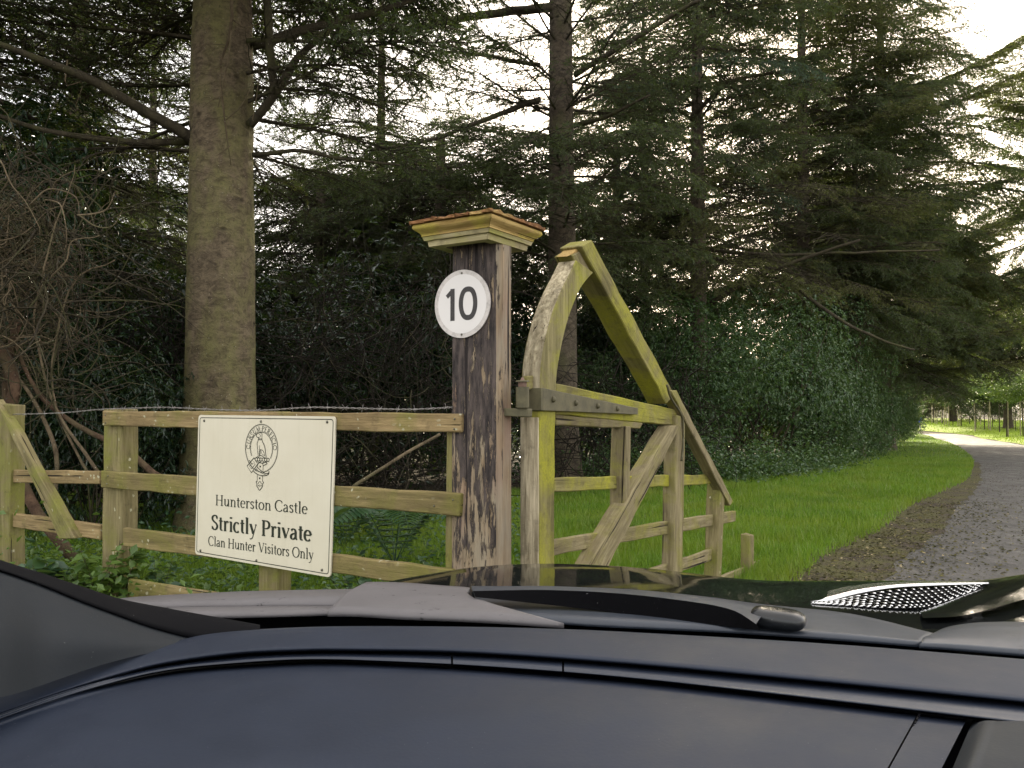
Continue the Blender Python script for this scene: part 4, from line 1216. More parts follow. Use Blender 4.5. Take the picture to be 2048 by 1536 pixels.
G = {
 'H': (0.80, [('k', [(.16, 0), (.16, .69)]), ('k', [(.64, 0), (.64, .69)]), ('s', [(.16, .36), (.64, .36)]), ser(.16, .012, .11), ser(.16, .678, .11), ser(.64, .012, .11), ser(.64, .678, .11)]),
 'C': (0.70, [('c', arc(.39, .345, .33, .345, 48, 318, 24)), ('s', [(.615, .64), (.615, .50)])]),
 'S': (0.52, [('c', catmull([(.43, .56), (.36, .655), (.24, .68), (.11, .61), (.10, .48), (.22, .38), (.36, .30), (.44, .18), (.36, .04), (.21, .01), (.07, .12)], 30).tolist()), ('s', [(.43, .66), (.43, .51)]), ('s', [(.065, .17), (.065, .02)])]),
 'P': (0.60, [('k', [(.15, 0), (.15, .69)]), ('c', [(.15, .675)] + arc(.30, .50, .22, .175, 90, -90, 14) + [(.15, .325)]), ser(.15, .012, .11), ('s', [(.04, .678), (.16, .678)])]),
 'V': (0.70, [('k', [(.11, .68), (.37, .02)]), ('s', [(.62, .68), (.37, .02)]), ser(.11, .678), ser(.61, .678)]),
 'O': (0.80, [('o', arc(.40, .345, .335, .345, 0, 360, 32)[:-1])]),
 'U': (0.78, [('k', [(.17, .68), (.17, .25)]), ('c', [(.17, .3)] + arc(.38, .24, .21, .225, 180, 360, 14)), ('s', [(.59, .24), (.59, .68)]), ser(.17, .678, .1), ser(.59, .678, .08)]),
 'R': (0.66, [('k', [(.15, 0), (.15, .69)]), ('c', [(.15, .675)] + arc(.30, .52, .19, .155, 90, -90, 14) + [(.15, .365)]), ('k', [(.32, .36), (.60, .02)]), ser(.15, .012, .1), ser(.15, .678, .1)]),
 'M': (0.92, [('s', [(.16, 0), (.18, .68)]), ('k', [(.18, .68), (.46, .04)]), ('s', [(.46, .04), (.73, .68)]), ('k', [(.74, .68), (.78, 0)]), ser(.15, .012), ser(.79, .012)]),
 'E': (0.60, [('k', [(.16, 0), (.16, .69)]), ('s', [(.1, .675), (.5, .675)]), ('s', [(.1, .015), (.53, .015)]), ('s', [(.16, .36), (.42, .36)])]),
 'F': (0.56, [('k', [(.16, 0), (.16, .69)]), ('s', [(.1, .675), (.5, .675)]), ('s', [(.16, .36), (.42, .36)]), ser(.16, .012)]),
 'I': (0.34, [('k', [(.17, 0), (.17, .69)]), ser(.17, .012), ser(.17, .678)]),
 '.': (0.30, [('k', [(.15, .30), (.15, .38)])]),
 'u': (0.60, [('c', [(.14, XH), (.14, .16)] + arc(.27, .14, .13, .125, 180, 310, 8) + [(.44, .16)]), ('k', [(.46, XH), (.46, .0)]), ('s', [(.04, XH - .01), (.16, XH - .01)]), ('s', [(.36, XH - .01), (.48, XH - .01)]), ('s', [(.46, .012), (.56, .03)])]),
 'n': (0.60, [('k', [(.15, XH), (.15, 0)]), ('c', [(.15, .32)] + arc(.31, .30, .145, .15, 140, 0, 10) + [(.455, 0)]), ('s', [(.03, XH - .015), (.16, XH - .005)]), ser(.15, .012), ser(.455, .012)]),
 't': (0.34, [('c', [(.16, .61), (.16, .12)] + arc(.25, .11, .09, .095, 180, 300, 6)), ('s', [(.03, XH - .015), (.31, XH - .015)])]),
 'e': (0.49, [('c', arc(.255, .23, .185, .225, 8, 318, 22)), ('s', [(.07, .255), (.44, .255)])]),
 'r': (0.40, [('k', [(.14, XH), (.14, 0)]), ('c', catmull([(.14, .30), (.20, .41), (.29, .455), (.37, .40)], 8).tolist()), ser(.14, .012), ('s', [(.03, XH - .015), (.15, XH - .005)])]),
 's': (0.41, [('c', catmull([(.33, .37), (.27, .445), (.19, .455), (.10, .40), (.10, .31), (.20, .245), (.29, .19), (.33, .11), (.26, .02), (.17, .005), (.07, .08)], 24).tolist())]),
 'o': (0.54, [('o', arc(.27, .228, .205, .228, 0, 360, 26)[:-1])]),
 'a': (0.50, [('c', [(.09, .37)] + arc(.225, .32, .13, .13, 140, 0, 8) + [(.36, .05), (.40, .015), (.46, .03)]), ('c', catmull([(.355, .27), (.20, .235), (.085, .16), (.09, .05), (.17, .005), (.27, .03), (.355, .10)], 18).tolist())]),
 'l': (0.30, [('k', [(.15, .73), (.15, 0)]), ser(.15, .012), ('s', [(.04, .715), (.16, .725)])]),
 'i': (0.30, [('k', [(.15, XH), (.15, 0)]), ser(.15, .012), ('s', [(.04, XH - .015), (.16, XH - .005)]), ('d', [(.145, .60), (.145, .68)])]),
 'c': (0.46, [('c', arc(.25, .228, .185, .228, 45, 315, 18))]),
 'y': (0.52, [('k', [(.09, .45), (.27, .03)]), ('s', [(.45, .45), (.22, -.16), (.10, -.235), (.05, -.2)]), ser(.09, XH - .015, .08), ser(.44, XH - .015, .06)]),
 'v': (0.52, [('k', [(.09, .45), (.27, .02)]), ('s', [(.45, .45), (.27, .02)]), ser(.09, XH - .015, .08), ser(.44, XH - .015, .06)]),
 ' ': (0.28, []),
}
def word_width(txt): return sum(G[c][0] for c in txt)
def text_ribbons(txt, x0, z0, em, xs, T, t_, V, F, y, xform=None):
    """txt from x0 on baseline z0; em height scale; xs extra horizontal scale"""
    x = x0; cnt = 0
    for c in txt:
        adv, st = G[c]
        for kind, pts in st:
            P = [(x + p[0] * em * xs, z0 + p[1] * em) for p in pts]
            if xform: P = [xform(*q) for q in P]
            if kind == 's': wf = lambda t, s: t_ * em
            elif kind in ('k',): wf = lambda t, s: T * em
            elif kind == 'd': wf = lambda t, s: T * 1.15 * em
            else: wf = lambda t, s: (t_ + (T - t_) * abs(t[1]) ** 1.3) * em
            ribbon(P, wf, y + 0.00006 * (cnt % 9), V, F, closed=(kind == 'o')); cnt += 1
        x += adv * em * xs
def flat(name, V, F, mat, parent, M):
    me = bpy.data.meshes.new(name); me.from_pydata(V, [], F); me.update(); me.materials.append(mat)
    return obj(name, me, parent, M)
# the digits 1 0 on the plate
V = []; F = []
h = rad * 2
ribbon([(-.168 * h, -.242 * h), (-.168 * h, .232 * h)], lambda t, s: .078 * h, .0032, V, F)
ribbon([(-.272 * h, .115 * h), (-.168 * h, .205 * h)], lambda t, s: .062 * h, .00326, V, F)
flat('digit', V, F, M_INK2, plate, MN); V = []; F = []
ribbon([(.112 * h + .128 * h * math.copysign(abs(math.cos(a)) ** .8, math.cos(a)), .0 * h + .208 * h * math.sin(a)) for a in np.linspace(0, 2 * math.pi, 49)[:-1]], lambda t, s: .076 * h, .0032, V, F, True)
flat('digit', V, F, M_INK2, plate, MN)

# ------------------------------------------------------------------ the castle sign
sq = [(397, 830), (671, 833), (661, 1155), (390, 1108)]
SC = [FP.pt(x, y, 0.034) for x, y in sq]
so = (SC[0] + SC[1] + SC[2] + SC[3]) / 4
MS = Matrix(((fr.x, fn.x, 0, so.x), (fr.y, fn.y, 0, so.y), (0, 0, 1, so.z), (0, 0, 0, 1)))
MSi = MS.inverted()
def sl(px, py):
    p = MSi @ FP.pt(px, py, 0.034); return (p.x, p.z)
sign = bpy.data.objects.new('castle_sign', None); link(sign, None, MS)
tag(sign, 'white sign with a hound crest reading Hunterston Castle Strictly Private', 'sign')
cs = [sl(*p) for p in sq]
def round_outline(c, r, k=5, ins=0.0):
    ctr = np.mean(np.array(c), 0); c = [np.array(p) for p in c]; out = []
    if ins:
        c = [p - np.sign(p - ctr) * ins for p in c]
    for i in range(4):
        p = c[i]; a = c[i - 1] - p; b = c[(i + 1) % 4] - p; a /= np.linalg.norm(a); b /= np.linalg.norm(b)
        for j in range(k + 1):
            t = j / k; q = p + a * r * (1 - t) ** 2 + b * r * t ** 2; out.append(tuple(q))
    return out
o_ = round_outline(cs, 0.022); K = len(o_)
V = [(x, 0.0, z) for x, z in o_] + [(x, -0.008, z) for x, z in o_]
F = [tuple(range(K)), tuple(range(2 * K - 1, K - 1, -1))] + [(j, (j + 1) % K, K + (j + 1) % K, K + j) for j in range(K)]
me = bpy.data.meshes.new('panel'); bm = bmesh.new(); vs = [bm.verts.new(v) for v in V]
for f in F: bm.faces.new([vs[i] for i in f])
bmesh.ops.recalc_face_normals(bm, faces=bm.faces); bm.to_mesh(me); bm.free(); me.materials.append(M_SIGN)
obj('panel', me, sign, MS)
V = []; F = []
ribbon(round_outline(cs, 0.016, 5, 0.014), lambda t, s: 0.0042, 0.0006, V, F, True)
flat('border_line', V, F, M_INK, sign, MS)
def line(txt, pL, pR, ptop, T, t_):
    V = []; F = []
    x0, z0 = sl(*pL); x1, z1 = sl(*pR); zt_ = sl(*ptop)[1]
    em = (zt_ - z0) / 0.69; width = x1 - x0
    xs = width / (word_width(txt) * em); sl_ = (z1 - z0) / (x1 - x0)
    text_ribbons(txt, x0, z0, em, xs, T, t_, V, F, 0.0008, lambda x, z: (x, z + (x - x0) * sl_))
    flat('lettering', V, F, M_INK, sign, MS)
line('Hunterston Castle', (430.5, 1010.2), (615.5, 1028.3), (430.5, 989.5), 0.115, 0.045)
line('Strictly Private', (422.5, 1058.5), (623.5, 1083), (422.5, 1029.5), 0.155, 0.055)
line('Clan Hunter Visitors Only', (416.5, 1090.5), (627.5, 1119.5), (416.5, 1071.8), 0.105, 0.045)
for p in [(409, 841.5), (522.5, 843), (655, 844), (401.5, 1101), (513.5, 1121), (644.5, 1140)]:
    x, z = sl(*p); ball('screw', sign, MS @ Vector((x, 0.001, z)), 0.0075, M_SCREW, (1, 0.5, 1), 8)
# crest: belt ring with motto, hound, wreath, buckle
V = []; F = []
ccx, ccz = sl(522.9, 896.4)
RO = (sl(522.8, 848.3)[1] - sl(522.8, 944.6)[1]) / 2; RI = RO * 0.665
ln = 0.0027
cxy = lambda r, a0, a1, n=60: [(ccx + r * math.cos(R(a0 + (a1 - a0) * i / n)), ccz + r * math.sin(R(a0 + (a1 - a0) * i / n))) for i in range(n + 1)]
ribbon(cxy(RO, 0, 360, 72)[:-1], lambda t, s: ln * 1.1, .0008, V, F, True)
ribbon(cxy(RO * .965, 0, 360, 72)[:-1], lambda t, s: ln * .5, .0008, V, F, True)
ribbon(cxy(RI * 1.06, -35, 208), lambda t, s: ln * .5, .0008, V, F)
ribbon(cxy(RI, -38, 210), lambda t, s: ln * 1.1, .0008, V, F)
motto = 'CURSUM.PERFICIO'
em = RO * 0.30; tw_ = word_width(motto); span = R(190)
acc = 0
for c in motto:
    adv = G[c][0]; mid = (acc + adv / 2) / tw_; th = R(90) + span / 2 - span * mid; acc += adv
    rb = RO * 0.715
    def xf(x, z, th=th, rb=rb):
        return (ccx + (rb + z) * math.cos(th) + x * math.sin(th), ccz + (rb + z) * math.sin(th) - x * math.cos(th))
    text_ribbons(c, -adv * em * 0.9 / 2, 0, em, 0.9, 0.10, 0.05, V, F, 0.0009, xf)
# crest drawing traced in a small local grid: x,z in units of RO
def draw(pts, wd=1.0, closed=False, smooth=True, y=.001):
    P = [(ccx + a * RO, ccz + b * RO) for a, b in pts]
    if smooth and len(P) > 2: P = catmull(P + ([P[0]] if closed else []), 5 * len(P)).tolist()
    ribbon(P, lambda t, s: ln * wd, y + 0.00005 * (len(V) % 7), V, F)
def D(l, wd=1.0, smooth=True): draw([((x - 478) / 297, (600 - y) / 435) for x, y in l], wd, smooth=smooth)
D([(385, 360), (400, 338), (430, 326), (470, 322), (486, 340), (487, 390), (488, 430), (497, 480)], 1.3)
D([(385, 360), (392, 395), (415, 408), (430, 405), (425, 430), (412, 480)], 1.3)
D([(425, 430), (488, 432)], 1.1, False); D([(420, 448), (492, 450)], 1.1, False)
D([(438, 345), (460, 370), (455, 395), (440, 400)], .8)
D([(412, 480), (400, 530), (408, 600), (415, 680), (420, 745), (390, 765)], 1.3)
D([(497, 480), (525, 530), (545, 600), (558, 690), (568, 775)], 1.7)
D([(445, 550), (443, 640), (440, 700), (440, 760), (415, 768)], 1.0)
D([(458, 620), (455, 690), (448, 740)], 1.6)
D([(460, 625), (505, 640), (530, 690), (538, 740)], 1.0); D([(470, 640), (490, 700), (540, 735)], .8); D([(450, 730), (490, 738), (545, 770)], 1.4)
for i in range(6):
    x0 = 362 + i * 43
    D([(x0, 800), (x0 + 14, 778), (x0 + 36, 776), (x0 + 46, 800), (x0 + 36, 830), (x0 + 12, 832), (x0, 800)], 1.4)
D([(400, 845), (430, 860), (460, 850), (490, 868), (530, 852), (580, 845)], 1.2)
D([(345, 778), (413, 888), (300, 1055), (217, 938), (345, 778)], 1.6, False)
D([(335, 845), (368, 895), (298, 985), (262, 935), (290, 905)], 1.1, False)
D([(258, 830), (310, 900), (330, 880)], 1.5, False)
D([(418, 935), (415, 900), (440, 868), (490, 870), (512, 900), (512, 1005)], 1.2)
D([(512, 870), (545, 850), (585, 865), (560, 890), (520, 910)], 1.5)
D([(395, 935), (470, 1000), (550, 1050), (610, 1040), (622, 1005)], 1.5)
D([(375, 955), (450, 1030), (560, 1075)], 1.0)
D([(330, 1015), (390, 1065), (470, 1092), (560, 1088), (610, 1060), (622, 1010)], 1.6)
D([(408, 1090), (408, 1195)], 1.3, False); D([(505, 1095), (505, 1195)], 1.3, False)
D([(408, 1195), (390, 1215), (402, 1245), (402, 1285), (425, 1325), (453, 1362), (482, 1325), (506, 1285), (506, 1245), (524, 1215), (505, 1195)], 1.5)
D([(420, 1250), (455, 1200), (490, 1250)], 1.0); D([(455, 1255), (455, 1305)], 1.0, False)
D([(420, 1270), (438, 1282)], 1.8, False); D([(472, 1282), (492, 1270)], 1.8, False)
for x, y in ((460, 932), (382, 1000), (453, 1142)):
    D([(x, y - 16), (x, y + 16)], 3.6, False)
flat('crest', V, F, M_INK, sign, MS)

# ------------------------------------------------------------------ the sagging wooden gate
GP = Plane((0.115, 3.4, 0), (0.48, 0.877))
GP.n = Vector((0.877, -0.48, 0))          # the face we see looks right and near
gate = empty('wooden_gate', Vector((0.11, 3.42, 0)), 'old mossy wooden field gate with an arched head, standing open', 'gate')
def Bg(n, q, d, m, off=0.0, **k): return board(n, gate, GP, q, d, m, off, **k)
# heel stile, lower part; its end face (towards the post) is pale, so it is its own thin piece
Bg('stile', [(1079, 822), (1111, 822), (1108, 1420), (1078, 1420)], 0.088, M_GATEG, 0.0)
def gpt(px, py, off=0.0): return GP.pt(px, py, off)
gd = Vector((0.48, 0.877, 0)).normalized()
def stile_face():
    # pale weathered end face: 6 mm skin proud of the stile end
    for (ya, yb) in ((835, 1420),):
        a = gpt(1079, ya); b = gpt(1078, yb)
        C = [a - GP.n * 0.088, a, b, b - GP.n * 0.088]
        C = [c - gd * 0.0065 for c in C]
        board3('stile_end', gate, C, -gd, 0.006, M_PALE, 0.001, 0.002)
stile_face()
# arched head: seam curve (outer edge of the near face) and inner curve
outer = [(1081, 790), (1082, 750), (1086, 710), (1095, 665), (1108, 620), (1124, 580), (1140, 548), (1153, 520)]
inner = [(1112, 790), (1114, 750), (1121, 705), (1132, 655), (1145, 615), (1160, 580), (1174, 560), (1188, 545)]
def arch():
    n = 22
    A = catmull([tuple(gpt(*p)) for p in outer], n); B_ = catmull([tuple(gpt(*p)) for p in inner], n)
    O = Vector(A[0]); nn = np.array(GP.n); dp = 0.095
    V = []; F = []
    for i in range(n + 1):
        for P in (A[i], B_[i], B_[i] - nn * dp, A[i] - nn * dp): V.append(Vector(P) - O)
    for i in range(n):
        for k in range(4): F.append((4 * i + k, 4 * i + (k + 1) % 4, 4 * i + 4 + (k + 1) % 4, 4 * i + 4 + k))
    F.append((3, 2, 1, 0)); F.append(tuple(4 * n + k for k in range(4)))
    me = bpy.data.meshes.new('arched_head'); bm = bmesh.new(); vs = [bm.verts.new(v) for v in V]
    fs = [bm.faces.new([vs[i] for i in f]) for f in F]
    for i, f in enumerate(fs):
        if i < 4 * n and i % 4 == 3: f.material_index = 1
    bmesh.ops.recalc_face_normals(bm, faces=bm.faces)
    ed = [e for e in bm.edges if len(e.link_faces) == 2 and e.calc_face_angle(0) > 0.9]
    bmesh.ops.bevel(bm, geom=ed, offset=0.005, segments=1, affect='EDGES')
    bm.to_mesh(me); bm.free()
    me.materials.append(M_ARCH); me.materials.append(M_ARCHP)
    return obj('arched_head', me, gate, Matrix.Translation(O))
M_ARCH = wood_mat('arched head green wood', (0.17, 0.15, 0.06), (0.35, 0.30, 0.15), (0.30, 0.30, 0.03), 0.43, 0.63, 0.0, axis=2)
M_ARCHP = wood_mat('arched head pale wood', (0.16, 0.125, 0.065), (0.78, 0.68, 0.47), (0.32, 0.30, 0.06), 0.54, 0.72, 0.0, 1.3, axis=2)
arch()
Bg('head_block', [(1146, 512), (1170, 498), (1191, 541), (1168, 560)], 0.10, M_GATE, -0.012, broken=.01)
# sloping brace from the apex to the toe
Bg('sloping_rail', [(1163, 492), (1184, 480), (1350, 790), (1334, 808)], 0.12, M_GATEG, 0.012, nx=14)
Bg('sloping_rail', [(1341, 781), (1354, 780), (1467, 1003), (1460, 1012)], 0.075, M_GATE, 0.026, nx=12)
Bg('splinter', [(1136, 512), (1163, 489), (1170, 484), (1168, 500)], 0.07, M_ROT, -0.02, broken=.012)
# top rail with its stepped end
Bg('top_rail', [(1112, 766), (1366, 822), (1366, 853), (1112, 828)], 0.06, M_GATEG, -0.012, nx=12)
Bg('top_rail_step', [(1112, 829), (1287, 846), (1281, 857), (1112, 851)], 0.055, M_GATE, -0.014, nx=8)
# rails, running through the uprights
RO_ = -0.032
Bg('rail', [(1108, 955), (1422, 949), (1422, 968), (1108, 984)], 0.028, M_GATEG, RO_, nx=18)
Bg('rail', [(1107, 1079), (1472, 1021), (1472, 1043), (1107, 1111)], 0.028, M_GATE, RO_, nx=20, broken=.02)
Bg('rail', [(1107, 1204), (1427, 1097), (1427, 1120), (1107, 1240)], 0.028, M_GATE, RO_, nx=18)
Bg('rail', [(1107, 1300), (1530, 1116), (1532, 1134), (1107, 1338)], 0.028, M_GATE, RO_, nx=20, broken=.02)
# uprights
Bg('upright', [(1252, 852), (1262, 853), (1258, 1036), (1247, 1036)], 0.084, M_GATE, 0.012)
Bg('upright', [(1353, 830), (1371, 833), (1364, 1190), (1347, 1190)], 0.082, M_GATE, 0.012)
Bg('upright', [(1441, 966), (1450, 970), (1441, 1215), (1432, 1215)], 0.10, M_FPOST, 0.012)
Bg('upright', [(1499, 1071), (1508, 1068), (1508, 1230), (1499, 1230)], 0.075, M_FPOST, 0.012, broken=.012)
# diagonal brace
Bg('brace', [(1343, 851), (1362, 850), (1205, 1158), (1163, 1158)], 0.085, M_GATE, 0.024, nx=14)
Bg('brace', [(1112, 1290), (1135, 1290), (1212, 1100), (1190, 1096)], 0.05, M_GATE, 0.0, nx=8)
# iron work
Bg('hinge_strap', [(1086, 776), (1276, 816), (1276, 829), (1086, 821)], 0.012, M_IRON, 0.014, rough=.0006, bev=.002, nx=10)
a = gpt(1086, 776, 0.014); b = gpt(1086, 821, 0.014)
C = [a - GP.n * 0.118, a, b, b - GP.n * 0.118]; C = [c - gd * 0.016 for c in C]
board3('hinge_band', gate, C, -gd, 0.014, M_IRON, .0006, .002)
for x, y in [(1107, 799), (1152, 806), (1196, 812), (1235, 817.5)]:
    ball('bolt', gate, gpt(x, y, 0.017), 0.012, M_IRON, (1, 1, 1.15), 10)
pc = atY(1045, 795, 3.30)
zt_, zb_ = atY(1045, 774, 3.30).z, atY(1045, 815, 3.30).z
cyl('hinge_barrel', gate, (pc.x, pc.y, zb_), (pc.x, pc.y, zt_), 0.0275, M_IRON, 20)
hpin = empty('hinge_pin', Vector((pc.x, pc.y, zt_)), 'rusty hinge pin with washer on an iron bracket in the gate post', 'hinge')
cyl('pin', hpin, (pc.x, pc.y, zt_ + 0.001), (pc.x, pc.y, zt_ + 0.022), 0.018, M_RUST, 14)
cyl('washer', hpin, (pc.x, pc.y, zt_ + 0.022), (pc.x, pc.y, zt_ + 0.027), 0.029, M_IRON, 18, 0.026)
cyl('pin_head', hpin, (pc.x, pc.y, zt_ + 0.027), (pc.x, pc.y, zt_ + 0.040), 0.010, M_RUST, 8, 0.004)
bc = [atY(1001, 816, 3.33), atY(1056, 817, 3.28), atY(1055, 834, 3.28), atY(1001, 832, 3.33)]
board3('bracket', hpin, bc, Vector((0.67, -1, 0)).normalized() * 1.0 if False else ((bc[2] - bc[1]).cross(bc[0] - bc[1])).normalized() * (-1 if ((bc[2] - bc[1]).cross(bc[0] - bc[1])).y > 0 else 1), 0.05, M_IRON, .0006, .003)
# bent iron strap at the toe of the top rail
P = catmull([tuple(gpt(x, y, 0.040)) for x, y in [(1334, 770), (1343, 798), (1362, 828), (1366, 850), (1366, 890), (1363, 922)]], 20)
tubes_obj('iron_strap', [(P, 0.008)], M_IRON, gate, 6)
# old stump of the stile wedge slot
Bg('wedge', [(1056, 752), (1068, 752), (1068, 778), (1056, 778)], 0.03, M_GATE, -0.03)

# ------------------------------------------------------------------ weeds at the fence
def plant(name, label, P, h, nst, ll, leaf, mat, group, spread=0.35, cat='plant', per=14, seed=0):
    r = np.random.default_rng(seed + int(abs(P.x * 100)))
    t = empty(name, P, label, cat, group)
    LP = []; LD = []; specs = []
    for s in range(nst):
        az = r.random() * 6.28; top = np.array([math.cos(az) * spread * r.random(), math.sin(az) * spread * r.random(), h * r.uniform(0.5, 1.0)])
        base = np.array([r.normal(0, .04), r.normal(0, .04), -0.03]); midp = (base + top) / 2 + np.array([0, 0, h * .12])
        C = catmull([base, midp, top], 10); specs.append((C + np.array(P), np.linspace(.0035, .0015, 11)))
        for k in range(per):
            u = 0.2 + 0.8 * k / per; i = min(int(u * 10), 9); p = C[i] + (C[i + 1] - C[i]) * (u * 10 - i)
            for sg in (0, math.pi):
                a = k * 1.57 + sg + r.normal(0, .4)
                LP.append(p); LD.append([math.cos(a), math.sin(a), r.normal(0.1, .3)])
    LP = np.array(LP); LD = np.array(LD)
    V, F = scatter(leaf[0], leaf[1], LP, basis(LD, r.normal(0, .4, len(LP))), ll * r.uniform(.5, 1.2, len(LP)))
    obj('foliage', npmesh('foliage', V, F, mat), t, Matrix.Translation(P))
    tubes_obj('stem', specs, M_TWIG, t, 4)
    return t
WG = 'weeds along the rail fence'
def fgp(px, off): # ground point below the fence line, off metres behind (+) the rails
    p = FP.pt(px, 900, -off); return Vector((p.x, p.y, 0))
plant('bramble', 'bramble climbing the fence post left of the sign', fgp(222, -0.06), 0.78, 9, .085, LEAF_R, M_WEED, WG, .25, seed=1)
plant('bramble', 'broad leaved bramble under the diagonal brace', fgp(118, -0.05), 0.55, 9, .12, LEAF_R, M_WEED2, WG, .3, seed=2)
plant('nettle', 'nettle clump left of the sign under the lowest rail', fgp(330, -0.08), 0.42, 12, .075, LEAF_H, M_WEED, WG, .35, seed=3)
plant('nettle', 'nettle growing in the corner by the pillar trim', fgp(60, -0.08), 0.45, 12, .075, LEAF_H, M_WEED, WG, .35, seed=4)
plant('nettle', 'dark nettle clump beneath the sign', fgp(450, 0.25), 0.40, 12, .075, LEAF_H, M_WEED2, WG, .35, seed=5)
plant('nettle', 'nettle clump right below the sign corner', fgp(600, 0.3), 0.40, 12, .07, LEAF_H, M_WEED2, WG, .35, seed=6)
plant('bramble', 'bramble showing between the sign and the gate post', fgp(760, 0.9), 0.62, 10, .07, LEAF_R, M_WEED2, WG, .45, seed=7)
for i_, (px_, of_, h_, lab_) in enumerate([(30, -.15, .5, 'leafy bramble at the very left by the side fence post'), (165, -.2, .62, 'bramble left of the fence post where the side bay ends'),
        (265, -.25, .45, 'bramble in front of the lowest rail left of the sign'), (300, .15, .5, 'bramble just behind the lowest rails left of the sign'),
        (375, -.2, .42, 'bramble under the left edge of the sign'), (440, -.2, .36, 'small bramble in front of the sign foot'), (500, .2, .42, 'bramble beside the post below the sign')]):
    plant('bramble', lab_, fgp(px_, of_), h_, 11, .062, LEAF_R if i_ % 2 else LEAF_H, M_WEED if i_ % 3 else M_WEED2, WG, .32, seed=20 + i_)
nn_ = 24000
tt_ = rng.uniform(-0.4, 6.2, nn_); oo = rng.normal(-0.05, 0.42, nn_)
base = np.array([-0.2594, 3.429]); q = base + np.outer(tt_, [-.845, .535]) + np.outer(oo, [.535, .845])
okm = ~((tt_ < 0.35) & (oo < 0.05))
q = q[okm]; tt_ = tt_[okm]
hh = np.abs(rng.normal(0, 0.19, len(q))) * (0.6 + 0.5 * np.sin(q[:, 0] * 5) ** 2) + 0.04 * (tt_ > 1)
leafmass('fence_foot_weeds', np.stack([q[:, 0], q[:, 1], hh], -1), 0.055, LEAF_H, M_WEED, 'low mixed weeds and ivy at the foot of the rail fence', 'ground cover', 0.5)
q2 = np.stack([rng.uniform(-7.5, 0.2, 14000), rng.uniform(5, 10.5, 14000)], -1)
q3 = np.stack([rng.uniform(-30, 9, 52000), rng.uniform(11.5, 44, 52000)], -1)
q3 = q3[~in_poly(q3[:, 0], q3[:, 1], verge_poly)]; q3 = q3[q3[:, 0] < q3[:, 1] * .28]
leafmass('undergrowth_leaves', np.stack([q3[:, 0], q3[:, 1], gzn(q3[:, 1]) + np.abs(rng.normal(0, .5, len(q3)))], -1), 0.16, LEAF_L, M_LAUREL, 'dark evergreen growth low under the trees of the wood', 'ground cover', 0.4, seed=9)
leafmass('undergrowth_leaves', np.stack([q2[:, 0], q2[:, 1], np.abs(rng.normal(0, .12, 14000))], -1), 0.06, LEAF_H, M_WEED2, 'dark ground ivy between the fence and the trees', 'ground cover', 0.5, seed=8)
# fern behind the middle rail
def fern(label, P, nfr, L, seed):
    r = np.random.default_rng(seed); t = empty('fern', P, label, 'fern', 'ferns under the trees')
    for f_ in range(nfr):
        az = f_ * 6.28 / nfr + r.normal(0, .2); LP = []; LD = []; SC_ = []
        C = catmull([(0, 0, 0), (math.cos(az) * L * .45, math.sin(az) * L * .45, L * .65), (math.cos(az) * L * .95, math.sin(az) * L * .95, L * .55)], 22)
        for k in range(3, 22):
            tdir = C[k + 1 if k < 21 else 22] - C[k - 1]; tdir /= np.linalg.norm(tdir); sd = np.cross(tdir, [0, 0, 1.0]); sd /= np.linalg.norm(sd)
            for sg in (-1, 1):
                LP.append(C[k]); LD.append(sd * sg + tdir * .3); SC_.append(L * .26 * math.sin(math.pi * (k / 24) ** .8))
        V, F = scatter(LEAF_L[0], LEAF_L[1], np.array(LP), basis(np.array(LD), np.zeros(len(LP))), np.array(SC_))
        sv, sf = tube_VF(C, .004, 4); V2, F2 = join([(V, F), (np.array(sv), [np.array(sf[:-2])])])
        obj('frond', npmesh('frond', V2, F2, M_WEED2), t, Matrix.Translation(P))
fern('fern drooping behind the middle rail left of the gate post', Vector((px2xy(790, 6.6), 6.6, 0.15)), 9, 0.75, 1)
fern('small fern between the gate stile and the gate post', Vector((px2xy(690, 8.2), 8.2, 0)), 8, 0.6, 2)

# ------------------------------------------------------------------ staked young trees beyond the drive
YG = 'staked young trees beyond the drive'; SG = 'stakes and posts beyond the drive'
def young(seed):
    r = np.random.default_rng(seed); n = 2600
    c = r.normal(0, 1, (26, 3)) * [0.8, 0.8, 0.45] + [0, 0, 2.6]
    P = c[r.integers(26, size=n)] + r.normal(0, 1, (n, 3)) * [0.28, 0.28, 0.08]
    D = r.normal(0, 1, (n, 3)) * [1, 1, .4]
    V, F = scatter(LEAF_H[0], LEAF_H[1], P, basis(D, r.normal(0, .4, n)), r.uniform(.08, .17, n))
    return npmesh('crown', V, F, M_YOUNG)
YM = [young(i) for i in (1, 2)]
sv, sf = tube_VF([(0, 0, -.1), (.02, 0, 1.2), (0, .03, 2.8)], [.035, .03, .015], 6)
ysm = bpy.data.meshes.new('stem'); ysm.from_pydata([tuple(v) for v in sv], [], sf); ysm.materials.append(M_TWIG)
stm = None
descr = ['first', 'second', 'third', 'fourth', 'fifth', 'sixth', 'seventh', 'eighth', 'ninth', 'tenth', 'eleventh', 'twelfth', 'thirteenth', 'fourteenth', 'fifteenth', 'sixteenth', 'seventeenth', 'eighteenth']
yp = [(1866, 100), (1884, 95), (1905, 88), (1922, 84), (1938, 92), (1951, 76), (1968, 74), (1984, 82), (1998, 68), (2012, 60), (2030, 70), (2045, 58)]
